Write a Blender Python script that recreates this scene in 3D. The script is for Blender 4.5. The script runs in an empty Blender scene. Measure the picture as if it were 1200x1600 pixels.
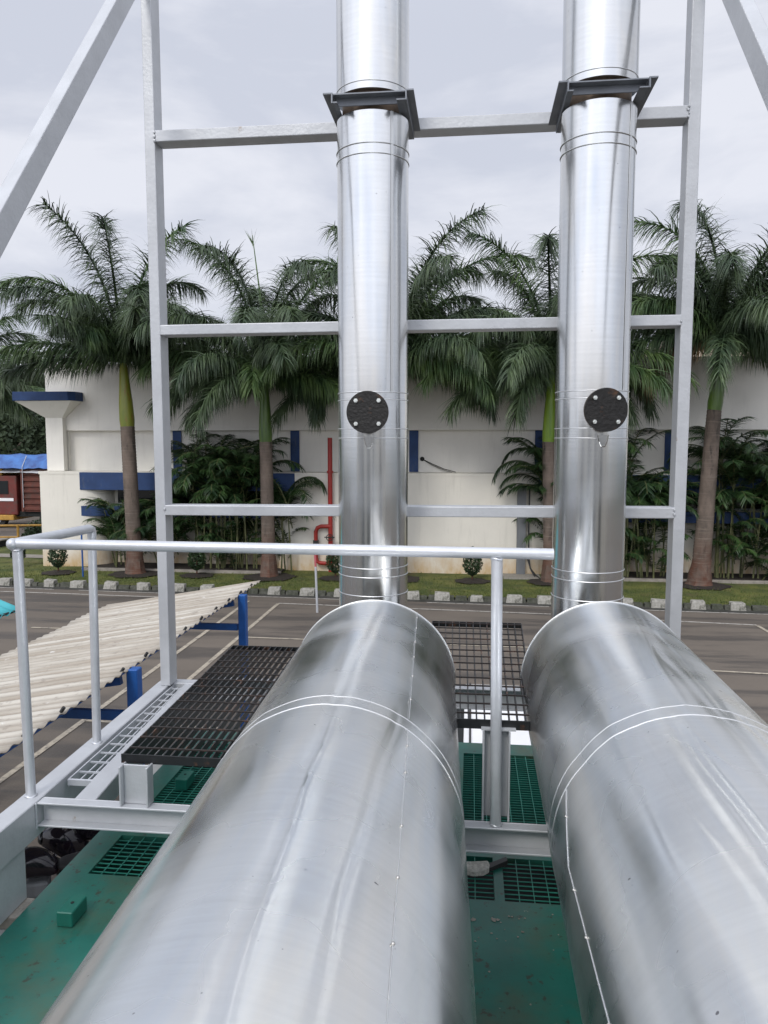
import bpy, bmesh, math, random
from mathutils import Vector, Matrix, noise
R = math.radians
PI = math.pi
scene = bpy.context.scene
C = bpy.data.collections.new('place'); scene.collection.children.link(C)

# ------------------------------------------------------------------ camera
cam = bpy.data.cameras.new('camera'); cam_o = bpy.data.objects.new('camera', cam); C.objects.link(cam_o)
cam.sensor_fit = 'VERTICAL'; cam.sensor_height = 24.0; cam.lens = 17.925
cam.clip_start = 0.02; cam.clip_end = 3000
cam_o.location = (0, 0, 5.0); cam_o.rotation_euler = (R(90 - 5.35), 0, R(6.45))
scene.camera = cam_o

# ------------------------------------------------------------------ sky and sun
SUN_EL, SUN_AZ = 42.0, 198.0      # azimuth measured clockwise from +Y (behind the camera, a little left)
w = bpy.data.worlds.new('World'); scene.world = w; w.use_nodes = True
nt = w.node_tree; nt.nodes.clear()
def wn(t, **k):
    n = nt.nodes.new(t)
    for a, b in k.items(): setattr(n, a, b)
    return n
sky = wn('ShaderNodeTexSky', sky_type='NISHITA', sun_disc=False)
sky.sun_elevation = R(SUN_EL); sky.sun_rotation = R(SUN_AZ); sky.dust_density = 3.0
bg1 = wn('ShaderNodeBackground'); bg1.inputs[1].default_value = 0.08
nt.links.new(sky.outputs[0], bg1.inputs[0])
tc = wn('ShaderNodeTexCoord'); mp = wn('ShaderNodeMapping'); mp.inputs['Scale'].default_value = (1.0, 1.0, 3.2)
nt.links.new(tc.outputs['Generated'], mp.inputs[0])
n1 = wn('ShaderNodeTexNoise'); n1.inputs['Scale'].default_value = 2.6; n1.inputs['Detail'].default_value = 6; n1.inputs['Roughness'].default_value = .55
n1.inputs['Distortion'].default_value = .25
nt.links.new(mp.outputs[0], n1.inputs['Vector'])
cr = wn('ShaderNodeValToRGB'); e = cr.color_ramp.elements
e[0].position = .40; e[0].color = (.66, .695, .80, 1); e[1].position = .58; e[1].color = (.85, .87, .95, 1)
nt.links.new(n1.outputs[0], cr.inputs[0])
sep = wn('ShaderNodeSeparateXYZ'); nt.links.new(tc.outputs['Generated'], sep.inputs[0])
mr = wn('ShaderNodeMapRange'); mr.inputs['From Min'].default_value = .45; mr.inputs['From Max'].default_value = 1.0
mr.inputs['To Min'].default_value = 1.0; mr.inputs['To Max'].default_value = 1.25
nt.links.new(sep.outputs['Z'], mr.inputs['Value'])
# thin cloud glows round the hidden sun, behind the camera
SD = (math.sin(R(SUN_AZ)) * math.cos(R(SUN_EL)), math.cos(R(SUN_AZ)) * math.cos(R(SUN_EL)), math.sin(R(SUN_EL)))
dt = wn('ShaderNodeVectorMath', operation='DOT_PRODUCT'); dt.inputs[1].default_value = SD; nt.links.new(tc.outputs['Generated'], dt.inputs[0])
gl_ = wn('ShaderNodeMapRange', interpolation_type='SMOOTHSTEP'); gl_.inputs['From Min'].default_value = -.1; gl_.inputs['From Max'].default_value = 1.0; gl_.inputs['To Min'].default_value = 1.0; gl_.inputs['To Max'].default_value = 1.95
nt.links.new(dt.outputs['Value'], gl_.inputs['Value'])
gm = wn('ShaderNodeMath', operation='MULTIPLY'); nt.links.new(mr.outputs[0], gm.inputs[0]); nt.links.new(gl_.outputs[0], gm.inputs[1])
bg2 = wn('ShaderNodeBackground'); nt.links.new(cr.outputs[0], bg2.inputs[0]); nt.links.new(gm.outputs[0], bg2.inputs[1])
mx = wn('ShaderNodeMixShader'); mx.inputs[0].default_value = .93
nt.links.new(bg1.outputs[0], mx.inputs[1]); nt.links.new(bg2.outputs[0], mx.inputs[2])
wo = wn('ShaderNodeOutputWorld'); nt.links.new(mx.outputs[0], wo.inputs[0])
sl = bpy.data.lights.new('sun', 'SUN'); sl.energy = 1.3; sl.angle = R(14); sl.color = (1, .96, .9)
so = bpy.data.objects.new('sun', sl); C.objects.link(so)
d = Vector((math.sin(R(SUN_AZ)) * math.cos(R(SUN_EL)), math.cos(R(SUN_AZ)) * math.cos(R(SUN_EL)), math.sin(R(SUN_EL))))
so.rotation_euler = d.to_track_quat('Z', 'Y').to_euler()
scene.view_settings.view_transform = 'Standard'; scene.view_settings.look = 'None'
scene.view_settings.exposure = 0; scene.view_settings.gamma = 1
random.seed(7)

# ------------------------------------------------------------------ materials
def material(name, col, rough=.6, metal=0., var=0., vscale=5., col2=None, bump=0., bscale=30., stretch=(1, 1, 1), detail=5, spec=None, lo=.35, hi=.65, aniso=0):
    m = bpy.data.materials.new(name); m.use_nodes = True
    t = m.node_tree; b = t.nodes['Principled BSDF']
    b.inputs['Base Color'].default_value = (*col, 1); b.inputs['Roughness'].default_value = rough; b.inputs['Metallic'].default_value = metal
    if spec is not None: b.inputs['Specular IOR Level'].default_value = spec
    N = lambda ty: t.nodes.new(ty)
    tcn = N('ShaderNodeTexCoord'); mpn = N('ShaderNodeMapping'); mpn.inputs['Scale'].default_value = stretch
    t.links.new(tcn.outputs['Object'], mpn.inputs[0])
    if col2 is None and var: col2 = tuple(c * (1 - var) for c in col)
    if col2 is not None:
        no = N('ShaderNodeTexNoise'); no.inputs['Scale'].default_value = vscale; no.inputs['Detail'].default_value = detail; no.inputs['Roughness'].default_value = .62
        t.links.new(mpn.outputs[0], no.inputs['Vector'])
        r = N('ShaderNodeValToRGB'); r.color_ramp.elements[0].position = lo; r.color_ramp.elements[1].position = hi
        r.color_ramp.elements[0].color = (*col2, 1); r.color_ramp.elements[1].color = (*col, 1)
        t.links.new(no.outputs[0], r.inputs[0]); t.links.new(r.outputs[0], b.inputs['Base Color'])
    if bump:
        nb = N('ShaderNodeTexNoise'); nb.inputs['Scale'].default_value = bscale; nb.inputs['Detail'].default_value = 4
        t.links.new(mpn.outputs[0], nb.inputs['Vector'])
        bu = N('ShaderNodeBump'); bu.inputs['Strength'].default_value = bump; bu.inputs['Distance'].default_value = .02
        t.links.new(nb.outputs[0], bu.inputs['Height']); t.links.new(bu.outputs[0], b.inputs['Normal'])
    return m
def layer(m, col, scale, lo, hi, stretch=(1, 1, 1), axis=None, a0=0, a1=1, rough=None, detail=6, soft=1.0):
    """lay a second pigment (dirt, rust, stain) over the base colour, masked by noise and, if asked, by height"""
    t = m.node_tree; b = t.nodes['Principled BSDF']; N = lambda ty: t.nodes.new(ty)
    tcn = N('ShaderNodeTexCoord'); mpn = N('ShaderNodeMapping'); mpn.inputs['Scale'].default_value = stretch
    t.links.new(tcn.outputs['Object'], mpn.inputs[0])
    no = N('ShaderNodeTexNoise'); no.inputs['Scale'].default_value = scale; no.inputs['Detail'].default_value = detail; no.inputs['Roughness'].default_value = .65
    t.links.new(mpn.outputs[0], no.inputs['Vector'])
    r = N('ShaderNodeMapRange'); r.inputs['From Min'].default_value = lo; r.inputs['From Max'].default_value = hi; r.inputs['To Max'].default_value = soft
    t.links.new(no.outputs[0], r.inputs['Value']); f = r.outputs[0]
    if axis is not None:
        s = N('ShaderNodeSeparateXYZ'); t.links.new(tcn.outputs['Object'], s.inputs[0])
        r2 = N('ShaderNodeMapRange'); r2.inputs['From Min'].default_value = a0; r2.inputs['From Max'].default_value = a1
        t.links.new(s.outputs[axis], r2.inputs['Value'])
        mu = N('ShaderNodeMath'); mu.operation = 'MULTIPLY'; t.links.new(f, mu.inputs[0]); t.links.new(r2.outputs[0], mu.inputs[1]); f = mu.outputs[0]
    mixn = N('ShaderNodeMix'); mixn.data_type = 'RGBA'
    old = b.inputs['Base Color']
    if old.is_linked:
        src = old.links[0].from_socket; t.links.new(src, mixn.inputs['A'])
    else: mixn.inputs['A'].default_value = old.default_value
    mixn.inputs['B'].default_value = (*col, 1)
    t.links.new(f, mixn.inputs['Factor']); t.links.new(mixn.outputs['Result'], b.inputs['Base Color'])
    if rough is not None:
        mm = N('ShaderNodeMapRange'); mm.inputs['To Min'].default_value = b.inputs['Roughness'].default_value; mm.inputs['To Max'].default_value = rough
        t.links.new(f, mm.inputs['Value']); t.links.new(mm.outputs[0], b.inputs['Roughness'])
    return m
def cladding(name, axis, rough, tint, streak=.5):
    """thin bright sheet metal: long soft ripples along the sheet, smudged roughness, fine scuffs and dust"""
    m = bpy.data.materials.new(name); m.use_nodes = True
    t = m.node_tree; b = t.nodes['Principled BSDF']; N = lambda ty: t.nodes.new(ty); L = t.links.new
    b.inputs['Metallic'].default_value = 1
    tcn = N('ShaderNodeTexCoord')
    def tex(sc, scale, detail=4, ro=.6, dist=0):
        mpn = N('ShaderNodeMapping'); mpn.inputs['Scale'].default_value = sc; L(tcn.outputs['Object'], mpn.inputs[0])
        no = N('ShaderNodeTexNoise'); no.inputs['Scale'].default_value = scale; no.inputs['Detail'].default_value = detail; no.inputs['Roughness'].default_value = ro; no.inputs['Distortion'].default_value = dist
        L(mpn.outputs[0], no.inputs['Vector']); return no.outputs[0]
    long_ = (1, 1, .09) if axis == 2 else (1, .09, 1)
    ripple = tex(long_, 6.5, 2, .45, .35)
    smudge = tex((1, 1, 1), 3.2, 2.5, .5, .3)
    scuff = tex((2.2, 30, 2.2) if axis == 1 else (2.2, 2.2, 40), 2.2, 4, .6, .15)
    r = N('ShaderNodeMapRange'); r.inputs['From Min'].default_value = .0; r.inputs['From Max'].default_value = 1.0
    r.inputs['To Min'].default_value = rough * .35; r.inputs['To Max'].default_value = rough * 1.7
    L(smudge, r.inputs['Value']); L(r.outputs[0], b.inputs['Roughness'])
    c1 = N('ShaderNodeValToRGB'); c1.color_ramp.elements[0].position = .2; c1.color_ramp.elements[1].position = .8
    c1.color_ramp.elements[0].color = (*[c * .84 for c in tint], 1); c1.color_ramp.elements[1].color = (*tint, 1)
    mixf = N('ShaderNodeMath'); mixf.operation = 'ADD'; mixf.inputs[1].default_value = 0
    half = N('ShaderNodeMath'); half.operation = 'MULTIPLY'; half.inputs[1].default_value = .5; L(smudge, half.inputs[0])
    half2 = N('ShaderNodeMath'); half2.operation = 'MULTIPLY'; half2.inputs[1].default_value = .5; L(scuff, half2.inputs[0])
    L(half.outputs[0], mixf.inputs[0]); L(half2.outputs[0], mixf.inputs[1]); L(mixf.outputs[0], c1.inputs[0]); L(c1.outputs[0], b.inputs['Base Color'])
    ta = tex((3.2, 3.2, .5) if axis == 2 else (3.2, .5, 3.2), 2.4, 4, .6, .8); tr = N('ShaderNodeValToRGB'); te = tr.color_ramp.elements
    te[0].position = .25; te[0].color = (.82, .89, .97, 1); te[1].position = .75; te[1].color = (1, .97, .905, 1); L(ta, tr.inputs[0])
    mt = N('ShaderNodeMix'); mt.data_type = 'RGBA'; mt.blend_type = 'MULTIPLY'; mt.inputs['Factor'].default_value = .8; L(c1.outputs[0], mt.inputs['A']); L(tr.outputs[0], mt.inputs['B'])
    # tiny dark specks of dried splash
    vo = N('ShaderNodeTexNoise'); vo.inputs['Scale'].default_value = 75; vo.inputs['Detail'].default_value = 1
    L(tcn.outputs['Object'], vo.inputs['Vector'])
    sp = N('ShaderNodeMapRange'); sp.inputs['From Min'].default_value = .78; sp.inputs['From Max'].default_value = .82; L(vo.outputs[0], sp.inputs['Value'])
    mixn = N('ShaderNodeMix'); mixn.data_type = 'RGBA'; L(mt.outputs['Result'], mixn.inputs['A']); mixn.inputs['B'].default_value = (.25, .25, .26, 1)
    L(sp.outputs[0], mixn.inputs['Factor']); L(mixn.outputs['Result'], b.inputs['Base Color'])
    bu = N('ShaderNodeBump'); bu.inputs['Strength'].default_value = streak * .9; bu.inputs['Distance'].default_value = .012; L(ripple, bu.inputs['Height'])
    bu2 = N('ShaderNodeBump'); bu2.inputs['Strength'].default_value = .02; bu2.inputs['Distance'].default_value = .004; L(scuff, bu2.inputs['Height']); L(bu.outputs[0], bu2.inputs['Normal'])
    L(bu2.outputs[0], b.inputs['Normal'])
    return m
M = {}
M['stack'] = cladding('stack_sheet', 2, .2, (.72, .72, .72), .11)
M['duct'] = cladding('duct_sheet', 1, .275, (.86, .86, .85), .19)
M['bead'] = material('bead_metal', (.66, .67, .67), .45, 1)
M['flue'] = material('flue_steel', (.16, .12, .09), .6, .8, var=.5, vscale=20)
M['rivet'] = material('rivet_metal', (.45, .44, .42), .4, 1)
M['zinc'] = material('zinc_bolt', (.8, .82, .78), .3, 1)
M['grey'] = layer(material('grey_paint', (.50, .515, .535), .42, .25, var=.12, vscale=6, bump=.08, bscale=60), (.24, .17, .11), 7, .70, .76)
M['rail'] = material('silver_paint', (.58, .60, .63), .36, .4, var=.1, vscale=14, bump=.05, bscale=120)
M['clamp'] = material('clamp_paint', (.19, .205, .23), .45, .3, var=.2, vscale=12)
M['cover'] = layer(material('cover_steel', (.012, .011, .010), .55, .2, var=.4, vscale=25, bump=.25, bscale=70), (.16, .07, .025), 9, .56, .72)
M['grate'] = layer(material('black_grating', (.016, .017, .019), .42, .1, var=.3, vscale=30), (.12, .055, .03), 18, .56, .7)
M['rod'] = layer(material('grating_rod', (.028, .022, .020), .5, .1, var=.3, vscale=30), (.11, .055, .035), 16, .56, .72)
M['green'] = layer(layer(layer(material('green_enamel', (.014, .142, .108), .34, 0, var=.3, vscale=3, bump=.05, bscale=14), (.085, .070, .030), 3.6, .48, .70, soft=.55, rough=.7, detail=9), (.035, .028, .018), 34, .60, .66, soft=.8, rough=.8), (.30, .31, .28), 30, .70, .73, rough=.8)
M['lug'] = material('lug_enamel', (.010, .13, .095), .35, 0, var=.15, vscale=30)
M['green_dark'] = material('green_bars', (.03, .24, .18), .4, 0, var=.2, vscale=10)
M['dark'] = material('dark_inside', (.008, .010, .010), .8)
M['wall'] = layer(layer(material('cream_wall', (.76, .73, .65), .85, 0, var=.07, vscale=.8, bump=.15, bscale=18), (.42, .40, .34), 1.6, .55, .82, stretch=(2.5, 2.5, .3), soft=.45), (.52, .33, .12), 2.2, .25, .62, stretch=(1, 1, .5), axis=2, a0=1.25, a1=.05, soft=.95)
M['upper'] = layer(layer(material('grey_cream_wall', (.80, .78, .72), .85, 0, var=.08, vscale=.7, bump=.15, bscale=18), (.40, .38, .34), 1.5, .54, .82, stretch=(2.5, 2.5, .3), soft=.25), (.12, .11, .10), 3.5, .45, .75, stretch=(2, 2, .6), axis=2, a0=7.2, a1=8.05, soft=.8)
M['blue'] = layer(material('blue_wall_paint', (.018, .052, .155), .7, 0, var=.25, vscale=2), (.10, .11, .13), 4, .58, .75, stretch=(2, 2, .5), soft=.5)
M['blue_steel'] = material('blue_steel_paint', (.015, .10, .36), .4, .1, var=.2, vscale=8)
M['asphalt'] = layer(layer(material('asphalt', (.140, .117, .094), .88, 0, var=.16, vscale=.35, bump=.3, bscale=60), (.045, .040, .037), .6, .48, .60, stretch=(.3, 1.8, 1), soft=.7, rough=.6), (.20, .18, .16), 40, .5, .75, soft=.35)
M['gutter'] = material('mossy_gutter', (.060, .056, .050), .8, 0, col2=(.022, .024, .018), vscale=2.5, bump=.4, bscale=30)
M['line'] = layer(material('line_paint', (.50, .475, .43), .8, 0, var=.2, vscale=3), (.15, .135, .12), 9, .52, .66)
M['line_y'] = layer(material('faded_line_paint', (.42, .37, .29), .8, 0, var=.2, vscale=3), (.15, .135, .12), 8, .5, .66)
M['grass'] = layer(material('grass_turf', (.135, .142, .030), .95, 0, col2=(.050, .072, .015), vscale=1.2, bump=.8, bscale=45), (.125, .098, .045), 1.1, .55, .72, soft=.7)
M['blade'] = material('grass_blades', (.12, .14, .03), .8, 0, col2=(.05, .08, .015), vscale=2)
M['soil'] = material('soil', (.032, .024, .018), .95, 0, var=.4, vscale=8, bump=.6, bscale=30)
M['white_stone'] = layer(material('whitewash', (.44, .425, .38), .85, 0, var=.35, vscale=6, bump=.4, bscale=20), (.09, .09, .07), 5, .46, .66, rough=.9)
M['dark_stone'] = material('mossy_stone', (.085, .085, .070), .9, 0, col2=(.030, .036, .020), vscale=6, bump=.5, bscale=20)
M['path'] = material('pale_edging', (.33, .30, .26), .85, 0, var=.3, vscale=4)
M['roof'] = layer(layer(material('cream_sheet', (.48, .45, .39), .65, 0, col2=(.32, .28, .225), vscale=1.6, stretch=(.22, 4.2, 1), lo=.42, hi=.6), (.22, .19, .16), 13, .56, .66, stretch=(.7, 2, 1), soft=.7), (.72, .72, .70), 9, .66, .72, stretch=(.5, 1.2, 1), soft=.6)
def trough_shade(m, pitch, f):      # relief shading painted as dark stripes in the troughs of a corrugated sheet
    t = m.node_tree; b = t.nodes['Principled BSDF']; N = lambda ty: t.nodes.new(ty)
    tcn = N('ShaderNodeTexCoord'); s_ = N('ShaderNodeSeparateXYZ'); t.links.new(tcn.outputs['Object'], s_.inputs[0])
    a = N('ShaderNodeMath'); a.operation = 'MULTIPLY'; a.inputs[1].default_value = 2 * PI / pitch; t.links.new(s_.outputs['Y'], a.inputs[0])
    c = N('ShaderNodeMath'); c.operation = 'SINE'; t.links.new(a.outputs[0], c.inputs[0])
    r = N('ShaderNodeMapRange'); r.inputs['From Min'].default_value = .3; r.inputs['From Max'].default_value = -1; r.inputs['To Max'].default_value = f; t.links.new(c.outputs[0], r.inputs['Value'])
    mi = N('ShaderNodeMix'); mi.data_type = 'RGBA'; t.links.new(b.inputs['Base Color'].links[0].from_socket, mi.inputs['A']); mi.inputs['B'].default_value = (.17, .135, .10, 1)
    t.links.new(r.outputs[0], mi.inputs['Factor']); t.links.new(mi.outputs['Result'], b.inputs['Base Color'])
trough_shade(M['roof'], .16, .6)
M['cyan'] = material('turquoise_sheet', (.06, .42, .47), .4, 0, var=.2, vscale=3)
M['leaf'] = material('palm_leaf', (.078, .118, .046), .5, 0, col2=(.026, .050, .022), vscale=1.3, lo=.4, hi=.66)
M['leaf_y'] = material('palm_leaf_fresh', (.105, .165, .045), .5, 0, col2=(.04, .085, .03), vscale=1.3, lo=.4, hi=.66)
M['leaf_b'] = material('palm_leaf_dry', (.20, .12, .055), .7, 0, col2=(.07, .055, .025), vscale=2)
M['areca'] = material('areca_leaf', (.048, .098, .026), .45, 0, col2=(.010, .030, .010), vscale=1.4, lo=.38, hi=.66)
M['areca_stem'] = material('areca_stem', (.16, .17, .07), .6, 0, col2=(.07, .075, .035), vscale=5)
M['bark'] = layer(layer(material('palm_bark', (.175, .135, .108), .85, 0, col2=(.085, .068, .055), vscale=2.6, stretch=(1, 1, .5), bump=.5, bscale=14), (.03, .028, .024), 3, .56, .7, stretch=(2, 2, .4)), (.105, .042, .024), 2.5, .3, .62, axis=2, a0=1.9, a1=.7)
layer(M['bark'], (.23, .19, .155), 1, .55, .62, stretch=(.4, .4, 16), soft=.55)
M['bark_low'] = material('palm_foot', (.13, .050, .028), .95, 0, col2=(.055, .030, .020), vscale=4, bump=.8, bscale=12)
M['shaft'] = layer(material('crownshaft', (.24, .25, .03), .38, 0, col2=(.13, .17, .025), vscale=1.6, stretch=(3, 3, .35)), (.25, .105, .03), 2, .56, .72, stretch=(3, 3, .5))
M['shaft_lime'] = material('crownshaft_lime', (.22, .34, .025), .38, 0, col2=(.10, .20, .02), vscale=1.6, stretch=(3, 3, .35))
M['shaft_g'] = material('crownshaft_green', (.10, .17, .03), .38, 0, col2=(.035, .08, .02), vscale=1.6, stretch=(3, 3, .35))
M['bush'] = material('bush_leaf', (.035, .070, .020), .55, 0, col2=(.012, .030, .010), vscale=3)
M['far_leaf'] = material('far_leaf', (.042, .066, .024), .8, 0, col2=(.014, .028, .012), vscale=.5, detail=3)
M['red_pipe'] = material('red_pipe_paint', (.36, .025, .018), .45, 0, var=.25, vscale=6)
M['black_pipe'] = material('black_plastic', (.02, .02, .02), .5)
M['grey_panel'] = material('grey_panel', (.18, .19, .20), .6, .1, var=.25, vscale=2, stretch=(3, 3, .4))
M['glass'] = material('dark_glass', (.012, .016, .018), .12)
M['truck_red'] = layer(material('truck_red', (.17, .03, .022), .6, 0, var=.3, vscale=2), (.08, .05, .04), 3, .5, .7)
M['truck_wood'] = layer(material('truck_body_red', (.15, .045, .03), .75, 0, var=.35, vscale=2), (.07, .045, .035), 2.5, .48, .7)
M['tyre'] = material('tyre', (.02, .02, .02), .8)
M['tarp'] = material('blue_tarp', (.04, .15, .42), .5, 0, col2=(.012, .05, .20), vscale=1.6, bump=.8, bscale=3)
M['tarp_w'] = material('white_tarp', (.52, .53, .55), .6, 0, var=.3, vscale=3, bump=.8, bscale=4)
M['yellow'] = material('yellow_paint', (.50, .28, .05), .6, 0, var=.3, vscale=5)
M['bike'] = material('black_gloss', (.012, .010, .014), .12)
M['bike_red'] = material('maroon_trim', (.12, .015, .02), .25)
M['seat'] = material('black_seat', (.015, .015, .016), .6)
M['chrome'] = material('chrome', (.7, .7, .72), .12, 1)
M['white_box'] = material('white_enamel', (.80, .80, .80), .4, 0, var=.05, vscale=3)
M['concrete'] = material('concrete_block', (.33, .31, .27), .9, 0, var=.3, vscale=20, bump=.4, bscale=60)
M['board'] = material('white_board', (.60, .59, .54), .9, 0, col2=(.38, .37, .33), vscale=60, bump=.6, bscale=90)
M['amber'] = material('orange_lens', (.7, .22, .03), .3)
M['cream_far'] = material('far_wall', (.60, .50, .40), .9, 0, var=.1, vscale=.6)
M['hill'] = material('hill_green', (.035, .055, .022), .95, 0, col2=(.016, .028, .012), vscale=.12, bump=.5, bscale=1)

# ------------------------------------------------------------------ mesh helpers
ORG = {}
class MB:
    def __init__(s): s.v = []; s.f = []
    def add(s, vs, fs):
        n = len(s.v); s.v += [tuple(p) for p in vs]; s.f += [tuple(i + n for i in q) for q in fs]; return s
    def box(s, x0, x1, y0, y1, z0, z1):
        return s.hexa([(x0, y0, z0), (x1, y0, z0), (x1, y1, z0), (x0, y1, z0)], [(x0, y0, z1), (x1, y0, z1), (x1, y1, z1), (x0, y1, z1)])
    def hexa(s, a, b):
        return s.add(list(a) + list(b), [(3, 2, 1, 0), (4, 5, 6, 7), (0, 1, 5, 4), (1, 2, 6, 5), (2, 3, 7, 6), (3, 0, 4, 7)])
    def quadprism(s, pts, z0, z1):          # plan polygon (counter-clockwise) lifted between two heights
        n = len(pts)
        return s.add([(x, y, z0) for x, y in pts] + [(x, y, z1) for x, y in pts],
                     [tuple(range(n - 1, -1, -1)), tuple(range(n, 2 * n))] + [(i, (i + 1) % n, n + (i + 1) % n, n + i) for i in range(n)])
    def bar(s, p, q, wx, h, side=Vector((1, 0, 0))):      # rectangular section, wx along side
        p = Vector(p); q = Vector(q); t = (q - p).normalized(); sd = (side - t * side.dot(t)).normalized(); u = t.cross(sd)
        c = [(-.5, -.5), (.5, -.5), (.5, .5), (-.5, .5)]
        return s.hexa([p + sd * a * wx + u * b * h for a, b in c], [q + sd * a * wx + u * b * h for a, b in c])
    def tube(s, pts, r, n=16, cap=True):
        pts = [Vector(p) for p in pts]; rs = r if isinstance(r, (list, tuple)) else [r] * len(pts)
        base = len(s.v); prev = None
        for i, p in enumerate(pts):
            t = (pts[min(i + 1, len(pts) - 1)] - pts[max(i - 1, 0)]).normalized()
            if prev is None:
                a = Vector((0, 0, 1)) if abs(t.z) < .9 else Vector((1, 0, 0)); u = t.cross(a).normalized()
            else: u = (prev - t * prev.dot(t)).normalized()
            prev = u; v = t.cross(u)
            for k in range(n):
                an = 2 * PI * k / n; s.v.append(tuple(p + (u * math.cos(an) + v * math.sin(an)) * rs[i]))
        for i in range(len(pts) - 1):
            for k in range(n):
                a = base + i * n + k; b = base + i * n + (k + 1) % n; s.f.append((a, b, b + n, a + n))
        if cap:
            s.f.append(tuple(base + k for k in range(n - 1, -1, -1))); e0 = base + (len(pts) - 1) * n; s.f.append(tuple(e0 + k for k in range(n)))
        return s
    def ring(s, c, axis, R0, r, n=96, m=8, wob=0):        # torus bead round an axis
        axis = Vector(axis).normalized(); a = Vector((0, 0, 1)) if abs(axis.z) < .9 else Vector((1, 0, 0))
        u = axis.cross(a).normalized(); v = axis.cross(u); c = Vector(c); base = len(s.v)
        for i in range(n):
            an = 2 * PI * i / n; o = u * math.cos(an) + v * math.sin(an)
            for k in range(m):
                b = 2 * PI * k / m; s.v.append(tuple(c + o * (R0 + r * math.cos(b)) + axis * (r * math.sin(b) + wob * math.sin(an * 3))))
        for i in range(n):
            for k in range(m):
                s.f.append((base + i * m + k, base + ((i + 1) % n) * m + k, base + ((i + 1) % n) * m + (k + 1) % m, base + i * m + (k + 1) % m))
        return s
    def sphere(s, c, r, nu=10, nv=6, sc=(1, 1, 1)):
        base = len(s.v); c = Vector(c)
        for j in range(nv + 1):
            ph = PI * j / nv
            for i in range(nu):
                th = 2 * PI * i / nu
                s.v.append((c.x + r * sc[0] * math.sin(ph) * math.cos(th), c.y + r * sc[1] * math.sin(ph) * math.sin(th), c.z + r * sc[2] * math.cos(ph)))
        for j in range(nv):
            for i in range(nu):
                a = base + j * nu + i; b = base + j * nu + (i + 1) % nu; s.f.append((a, a + nu, b + nu, b))
        return s
def thing(name, label, cat, loc=(0, 0, 0), group=None):
    o = bpy.data.objects.new(name, None); C.objects.link(o); o.location = loc; o['label'] = label; o['category'] = cat
    if group: o['group'] = group
    ORG[o.name] = Vector(loc); return o
def build(name, mb, m, parent=None, smooth=False, loc=None, bevel=0, label=None, seg=1):
    """link a mesh given in world coordinates; its origin is its parent's base, or loc"""
    if isinstance(m, str): m = M[m]
    if parent is not None: org = ORG[parent.name]
    elif loc is not None: org = Vector(loc)
    else: org = Vector((0, 0, 0))
    me = bpy.data.meshes.new(name); me.from_pydata([(x - org.x, y - org.y, z - org.z) for x, y, z in mb.v], [], mb.f); me.validate()
    me.materials.append(m)
    o = bpy.data.objects.new(name, me); C.objects.link(o)
    if parent is not None: o.parent = parent
    else: o.location = org
    ORG[o.name] = org
    if smooth:
        me.polygons.foreach_set('use_smooth', [True] * len(me.polygons))
        try: me.set_sharp_from_angle(angle=R(40))
        except Exception: pass
    if bevel:
        b = o.modifiers.new('bevel', 'BEVEL'); b.width = bevel; b.segments = seg; b.limit_method = 'ANGLE'
    if label: o['label'] = label
    return o
def tag(o, label, cat, group=None):
    o['label'] = label; o['category'] = cat
    if group: o['group'] = group
    return o
def struct(name, mb, m, **k):
    o = build(name, mb, m, **k); o['kind'] = 'structure'; return o
def copy_thing(root, loc, label, rot=None, scale=None):
    r = root.copy(); C.objects.link(r); r.location = loc; r['label'] = label
    if rot is not None: r.rotation_euler = rot
    if scale: r.scale = scale
    for ch in root.children:
        c = ch.copy(); C.objects.link(c); c.parent = r
        for g in ch.children:
            q = g.copy(); C.objects.link(q); q.parent = c
    return r
def lathe(prof, cx, cy, n=24, cap=True):
    mb = MB(); k = len(prof)
    for r, z in prof:
        for i in range(n): mb.v.append((cx + r * math.cos(2 * PI * i / n), cy + r * math.sin(2 * PI * i / n), z))
    for j in range(k - 1):
        for i in range(n):
            a = j * n + i; b = j * n + (i + 1) % n; mb.f.append((a, b, b + n, a + n))
    if cap: mb.f.append(tuple(range(n - 1, -1, -1))); mb.f.append(tuple((k - 1) * n + i for i in range(n)))
    return mb

# ------------------------------------------------------------------ ground
def kerb_y(x): return 23.72 - .0535 * (x + 1.0)           # front foot of the kerb, the road runs a little askew
def strip(x0, x1, off0, off1, z0, z1=None, n=30):          # band that follows the kerb line
    mb = MB()
    for i in range(n + 1):
        x = x0 + (x1 - x0) * i / n; mb.v += [(x, kerb_y(x) + off0, z0), (x, kerb_y(x) + off1, z0 if z1 is None else z1)]
    for i in range(n): mb.f.append((2 * i, 2 * i + 2, 2 * i + 3, 2 * i + 1))
    return mb
struct('ground', MB().add([(-400, -300, -.02), (400, -300, -.02), (400, 600, -.02), (-400, 600, -.02)], [(0, 1, 2, 3)]), 'hill')
struct('road', MB().add([(-60, -60, 0), (60, -60, 0), (60, 60, 0), (-60, 60, 0)], [(0, 1, 2, 3)]), 'asphalt')
struct('gutter', strip(-24, 24, -.36, .02, .004), 'gutter')
def quad(p, q, wd, z=.008):
    p = Vector((*p, z)); q = Vector((*q, z)); t = (q - p).normalized(); s = Vector((-t.y, t.x, 0)) * wd / 2
    return MB().add([p - s, q - s, q + s, p + s], [(0, 1, 2, 3)])
lines = MB(); liney = MB()
def addq(mb, *a, **k): q = quad(*a, **k); mb.add(q.v, q.f)
for a, b in ((-26, -13.9), (-13.0, -10.1), (-7.2, -3.9), (-1.3, 2.4), (4.3, 14)): addq(lines, (a, kerb_y(a) - .42), (b, kerb_y(b) - .42), .07)
addq(lines, (-26, kerb_y(-26) - 1.03), (-9.6, kerb_y(-9.6) - 1.03), .09)
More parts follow.
